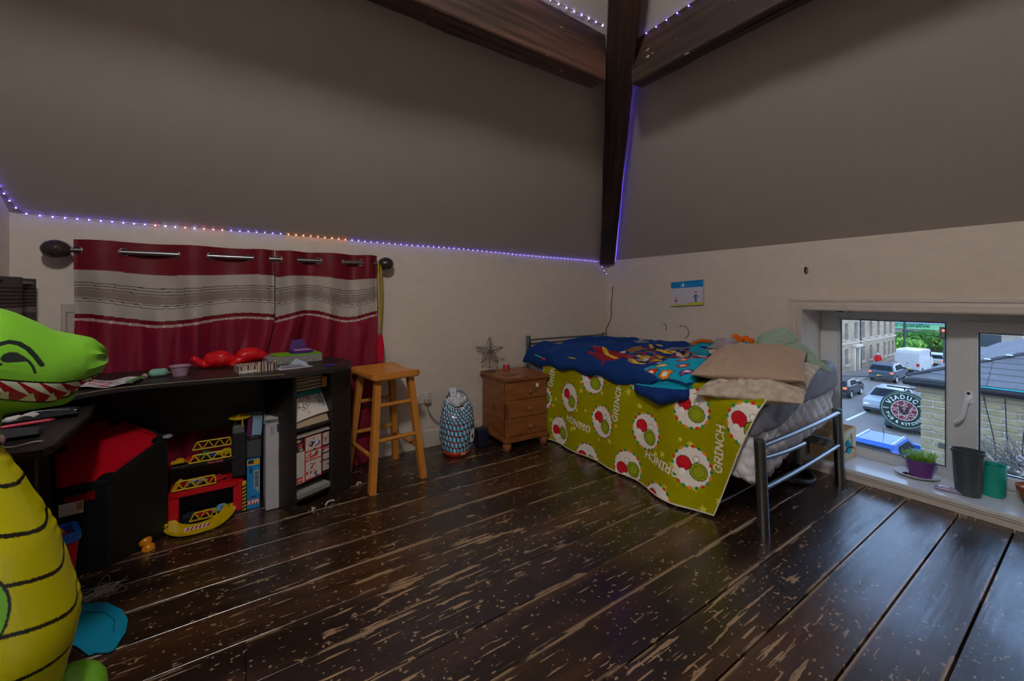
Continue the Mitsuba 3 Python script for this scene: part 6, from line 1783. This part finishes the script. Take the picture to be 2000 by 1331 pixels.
tb = thing('toy_tub', 'small red tub with a slanted blue rim between the dinosaur and the pool table', 'tub')
tb0 = np.array([-0.50, 1.95, 0])
m = prism(rrect(-0.05, -0.05, 0.05, 0.05, 0.012), 1.0)
v = m.vertices.copy()
v[:, :2] *= (0.5 + 0.5 * v[:, 2:3])
v[:, 2] = 0.002 + v[:, 2] * 0.345
part(tb, 'tub', mv(trimesh.Trimesh(v, m.faces, process=False), tb0, 20), '#b0121e', 'gloss', smooth=40)
ring_ = rrect(-0.056, -0.056, 0.056, 0.056, 0.014).difference(rrect(-0.042, -0.042, 0.042, 0.042, 0.01))
part(tb, 'rim', mv(prism(ring_, 0.03, 0.004), tb0 + (0, 0, 0.345), 20), '#1c55b4', 'gloss', smooth=40)
single('orange_ball', 'small orange ball inside the blue rimmed tub', 'ball', ball(0.022, 3, tb0 + (0, 0, 0.366)), '#b8641c', 'satin', smooth=True)
cd = thing('picture_card', 'white picture card with an orange corner leaning on the pool table', 'card')
part(cd, 'card', mv(bx((-0.035, -0.001, 0), (0.035, 0.001, 0.05)), (-0.565, 2.385, 0.26), 5), '#b0aaa6', 'satin')
part(cd, 'corner', mv(bx((0.016, -0.0014, 0.014), (0.033, 0.0014, 0.046)), (-0.565, 2.385, 0.26), 5), '#a8642c', 'satin')
eg = thing('plastic_egg', 'orange plastic egg split in two halves on the floor by the toy garage', 'toy egg')
half = lathe([(0.024, 0), (0.0238, 0.008), (0.019, 0.018), (0.010, 0.026), (0, 0.028), (0, 0.026), (0.009, 0.024), (0.0175, 0.017), (0.022, 0.008), (0.0225, 0)], 24)
part(eg, 'half', mv(half, (-0.352, 2.482, 0.034), 30, 120, 0), '#c8780c', 'gloss', smooth=40)
part(eg, 'half', mv(half, (-0.338, 2.468, 0.0), 0, 0, 0), '#c8780c', 'gloss', smooth=40)
mtp = thing('blue_fin', 'flat turquoise blue fin shaped sheet lying on the floor beside the dinosaur', 'plastic sheet')
fin = Polygon([(-0.473, 2.143), (-0.412, 2.112), (-0.351, 2.026), (-0.322, 1.95), (-0.317, 1.881), (-0.331, 1.818), (-0.343, 1.808), (-0.381, 1.833), (-0.392, 1.815), (-0.40, 1.84), (-0.44, 1.90), (-0.50, 1.98), (-0.52, 2.08)]).buffer(-0.012).buffer(0.012)
m = prism(fin, 0.004).subdivide_to_size(0.02)
v = m.vertices.copy()
v[:, 2] += 0.004 + 0.006 * meshkit.fbm(np.stack([v[:, 0] * 25, v[:, 1] * 25, 0 * v[:, 0]], 1), 2, 5)
part(mtp, 'sheet', trimesh.Trimesh(v, m.faces, process=False), '#0f7d9c', 'satin', smooth=30)
part(mtp, 'crease', tube([(-0.46, 2.08, 0.0135), (-0.40, 2.04, 0.0135), (-0.36, 1.97, 0.0135), (-0.35, 1.90, 0.0135)], 0.0015, 5), '#0a5a72')
g = np.random.default_rng(77)
fu = thing('thread_tangle', 'tangle of thin white threads on the floor by the blue sheet', 'threads')
part(fu, 'threads', cat([tube(smoothpath([(-0.45 + g.normal(0, 0.02), 2.19 + g.normal(0, 0.02), 0.004), (-0.44 + g.normal(0, 0.03), 2.2 + g.normal(0, 0.03), 0.012), (-0.41 + g.normal(0, 0.03), 2.22 + g.normal(0, 0.02), 0.004)], 8), 0.0009, 4) for _ in range(26)]), '#9a948c', 'matte', kind='stuff')

# ------------------------------------------------------------------ things on the desk
pc = thing('colouring_sheet', 'colouring page with red and pink shapes lying on the desk next to the dinosaur head', 'paper')
m, U, V = grid(lambda u, v: (-0.60 + 0.22 * u + 0.02 * v, 2.385 + 0.19 * v - 0.01 * u, ZT + 0.002 + 0.012 * np.sin(u * 5 + v) ** 2), 110, 90)
q = np.stack([U, V], 1)
g = np.random.default_rng(17)
L = [(ell(g.uniform(0.1, 0.9), g.uniform(0.1, 0.9), g.uniform(0.02, 0.10), g.uniform(0.015, 0.05), g.uniform(-30, 30)), ('#a8203a', '#b03a5a', '#c9b040', '#3a3a44', '#8a2040')[g.integers(5)]) for _ in range(34)]
part(pc, 'page', m, paint(q, '#a29da6', L), 'matte', smooth=True)
part(pc, 'green_packet', mv(bx((-0.012, -0.07, 0), (0.012, 0.07, 0.006), 0.002), (-0.378, 2.45, ZT + 0.014), -12), '#3a7a4a', 'gloss', label='green packet edge')
ic = thing('toy_lolly', 'mint green toy ice lolly lying on the desk', 'toy lolly')
part(ic, 'lolly', blob([[((-0.335, 2.58, ZT + 0.02), 0.019), ((-0.30, 2.585, ZT + 0.02), 0.019)]], 0.005), '#6f9a8c', 'matte', smooth=True)
part(ic, 'stick', cyl((-0.282, 2.59, ZT + 0.014), (-0.235, 2.60, ZT + 0.022), 0.004, 8), '#a8906a', 'matte')
part(ic, 'foot', ball(0.011, 2, (-0.365, 2.565, ZT + 0.011)), '#a58a78', 'matte', smooth=True)
tu = thing('clear_tub', 'small clear lilac plastic tub of slime on the desk', 'tub')
part(tu, 'tub', lathe([(0, 0), (0.028, 0), (0.038, 0.044), (0.043, 0.046), (0.043, 0.05), (0.036, 0.048), (0.027, 0.004), (0, 0.003)], 28, (-0.235, 2.56, ZT)), '#8f7488', 'gloss', smooth=40)
part(tu, 'slime', lathe([(0, 0.03), (0.0325, 0.03), (0.0325, 0.034), (0, 0.036)], 24, (-0.235, 2.56, ZT)), '#a58fa4', 'gloss', smooth=40)
rc = thing('red_stuffed_toy', 'glossy red stuffed lobster shaped toy lying on the desk below the curtain', 'toy')
for k, bones in enumerate(([[(-0.115, 2.73, ZT + 0.045), 0.042], [(-0.075, 2.72, ZT + 0.05), 0.045], [(-0.03, 2.72, ZT + 0.035), 0.03]], [[(0.03, 2.72, ZT + 0.055), 0.042], [(0.07, 2.73, ZT + 0.06), 0.042], [(0.12, 2.74, ZT + 0.05), 0.022]])):
    mm = blob([[tuple(bones[0]), tuple(bones[1])], [tuple(bones[1]), tuple(bones[2])]] + ([[((-0.15, 2.72, ZT + 0.022), 0.02), ((-0.19, 2.71, ZT + 0.055), 0.019)], [((-0.13, 2.72, ZT + 0.03), 0.025), ((-0.15, 2.72, ZT + 0.022), 0.02)]] if k == 0 else [[((-0.005, 2.69, ZT + 0.03), 0.017), ((-0.025, 2.67, ZT + 0.018), 0.015)], [((0.03, 2.71, ZT + 0.045), 0.025), ((-0.005, 2.69, ZT + 0.03), 0.017)]]), 0.006, 8)
    v = mm.vertices
    part(rc, 'claw' if k == 0 else 'body', trimesh.Trimesh(v + mm.vertex_normals * (0.007 * (meshkit.fbm(v * 45, 3, k) - 0.5))[:, None], mm.faces, process=False), '#b80c14', 'vinyl', smooth=True)
sx = thing('striped_box', 'low cardboard tray with black, gold and violet stripes at the front of the desk', 'box')
SB, SBR = np.array([0.068, 2.50, ZT]), 12
onb = lambda mm: mv(mm, SB, SBR)


def stripes(v):
    c = np.tile(lin('#b0a290'), (len(v), 1))
    u = ((v - SB) @ np.array([math.cos(math.radians(SBR)), math.sin(math.radians(SBR)), 0])) + ((v - SB) @ np.array([-math.sin(math.radians(SBR)), math.cos(math.radians(SBR)), 0]))
    k = np.floor(u / 0.0042).astype(int)
    for r, cc_ in ((1, '#17151a'), (3, '#a5803a'), (5, '#17151a'), (6, '#4a3070')):
        c[k % 7 == r] = lin(cc_)
    return c


tray = sbox(-0.075, -0.055, 0.095, 0.065).difference(sbox(-0.072, -0.052, 0.092, 0.062))
part(sx, 'tray', onb(prism(tray, 0.036).subdivide_to_size(0.004)), stripes, 'satin', smooth=False)
part(sx, 'bottom', onb(bx((-0.074, -0.054, 0), (0.094, 0.064, 0.003))), '#a08e74', 'matte')
part(sx, 'lid', onb(bx((-0.073, -0.053, 0.028), (0.012, 0.063, 0.034), 0.001).subdivide_to_size(0.004)), stripes, 'satin', smooth=False)
part(sx, 'white_band', onb(bx((-0.0765, -0.0565, 0.004), (0.0, -0.0545, 0.016))), '#b4b0ae', 'satin')
px2 = thing('plastic_case', 'flat clear plastic case with a green lid at the back right of the desk', 'case')
PCo, PCr = np.array([0.265, 2.72, ZT]), 8
onp_ = lambda mm: mv(mm, PCo, PCr)
part(px2, 'box', onp_(bx((-0.145, -0.085, 0.001), (0.145, 0.085, 0.046), 0.004)), '#76746f', 'gloss')
part(px2, 'lid', onp_(bx((-0.10, -0.08, 0.046), (0.142, 0.08, 0.053), 0.003)), '#5f9a1c', 'gloss')
part(px2, 'bead_rows', onp_(cat([ball(0.006, 1, (-0.13 + 0.026 * k, -0.083, 0.014 + 0.012 * (k % 2))) for k in range(11)])), '#9a8f80', 'gloss')
pb = thing('purple_box', 'purple card box with an open lid and a pink panel on the plastic case', 'box')
onq = lambda mm: mv(mm, PCo + (0.045, 0.0, 0.053), PCr)
part(pb, 'base', onq(bx((-0.055, -0.05, 0), (0.055, 0.05, 0.018), 0.002)), '#3c1560', 'satin')
part(pb, 'open_lid', onq(hull([(-0.05, 0.048, 0.018), (0.05, 0.048, 0.018), (-0.036, 0.06, 0.072), (0.03, 0.06, 0.074), (-0.05, 0.052, 0.018), (0.05, 0.052, 0.018), (-0.036, 0.064, 0.072), (0.03, 0.064, 0.074)])), '#3c1560', 'satin')
part(pb, 'pink_panel', onq(bx((-0.038, -0.046, 0.018), (0.05, 0.02, 0.0195))), '#b07898', 'satin')
nb2 = thing('activity_sheet', 'folded printed activity sheets on the right of the desk', 'papers')
part(nb2, 'sheet', cat(mv(bx((-0.09, -0.06, 0), (0.075, 0.045, 0.002)), (0.255, 2.515, ZT + 0.001), 14), mv(bx((-0.06, -0.04, 0), (0.075, 0.055, 0.002)), (0.25, 2.525, ZT + 0.004), 4)), '#9c9ba2', 'matte')
part(nb2, 'print_lines', mv(cat([bx((-0.07 + 0.012 * (k % 3), -0.045 + 0.014 * k, 0), (0.05 - 0.01 * (k % 2), -0.041 + 0.014 * k, 0.0006)) for k in range(7)]), (0.25, 2.525, ZT + 0.006), 8), '#3d3f48', 'matte')
part(nb2, 'raised_fold', mv(hull([(-0.05, 0.0, 0), (0.05, 0.0, 0), (-0.01, 0.022, 0.03), (-0.05, 0.001, 0), (0.05, 0.001, 0), (-0.01, 0.023, 0.03)]), (0.285, 2.58, ZT + 0.006), 10), '#8f9aa8', 'matte')
single('blue_card', 'small violet blue card at the right front of the desk', 'card', mv(bx((-0.028, -0.02, 0), (0.028, 0.02, 0.004), 0.001), (0.425, 2.47, ZT + 0.0005), 12), '#2a2478', 'satin')

# on the lower side top
gm = thing('graphite_pouch', 'dark grey pencil pouch with a zip on the lower desk top', 'pencil case')
part(gm, 'pouch', mv(cushion((0, 0, 0), (0.30, 0.13, 0.028), 0, seed=9, wr=0.006, n=40), (-0.65, 2.20, 0.716), 12), '#26272a', 'cloth', smooth=True)
part(gm, 'zip', tube(smoothpath([(-0.79, 2.15, 0.722), (-0.65, 2.19, 0.733), (-0.53, 2.225, 0.722)], 14), 0.003, 6), '#3d3f43', 'metal')
part(gm, 'zip_pull', tube([(-0.525 + 0.016 * math.cos(t), 2.228 + 0.006 * math.sin(t), 0.718) for t in np.linspace(0, 2 * math.pi, 16, endpoint=False)], 0.002, 6, closed=True), '#77797c', 'metal')
gm2 = thing('slate_pouch', 'flat dark felt pouch nearer the front of the lower desk top', 'pencil case')
part(gm2, 'pouch', mv(cushion((0, 0, 0), (0.26, 0.12, 0.026), 0, seed=11, wr=0.006, n=40), (-0.66, 1.96, 0.714), 8), '#303236', 'cloth', smooth=True)
sk_ = thing('skeleton_hand', 'white plastic toy hand on a grey stick lying on the dark pouch', 'toy')
part(sk_, 'stick', cyl((-0.80, 2.02, 0.735), (-0.64, 2.06, 0.738), 0.007, 8), '#75787c', 'satin')
part(sk_, 'palm', blob([[((-0.635, 2.06, 0.740), 0.010), ((-0.615, 2.07, 0.742), 0.010)]], 0.004), '#b0aca8', 'satin', smooth=True)
part(sk_, 'fingers', cat([tube(smoothpath([(-0.612, 2.068 + 0.006 * k - 0.01, 0.742), (-0.59, 2.072 + 0.011 * k - 0.018, 0.75), (-0.575, 2.078 + 0.012 * k - 0.02, 0.742)], 8), 0.0034, 6) for k in range(4)]), '#b0aca8', 'satin', smooth=True)
for k, (c, p, q, lab) in enumerate((('#a81c3a', (-0.64, 1.985, 0.733), (-0.53, 2.02, 0.733), 'bright pink pencil lying across the front felt pouch'), ('#2f8a60', (-0.82, 1.93, 0.733), (-0.69, 1.965, 0.733), 'green pencil lying on the front felt pouch'), ('#b01420', (-0.73, 2.40, 0.706), (-0.63, 2.44, 0.706), 'red felt pen below the dinosaur jaw on the lower desk top'))):
    pk_ = thing('pencil', lab, 'pencil')
    p, q = np.array(p), np.array(q)
    part(pk_, 'barrel', cyl(p, q, 0.0055, 8), c, 'satin')
    part(pk_, 'tip', cyl(q, q + (q - p) * 0.12, 0.0055, 8, 0.001), c, 'satin')
pk_ = thing('pink_ball', 'small pale pink ball with a white cord on the lower desk top', 'toy')
part(pk_, 'ball', ball(0.024, 3, (-0.60, 1.845, 0.7245), (1.1, 1, 0.95)), '#a8808a', 'matte', smooth=True)
part(pk_, 'cord', tube(smoothpath([(-0.578, 1.84, 0.708), (-0.56, 1.835, 0.703), (-0.53, 1.85, 0.7045), (-0.50, 1.855, 0.703)], 14), 0.0025, 6), '#a8a29a', 'matte')
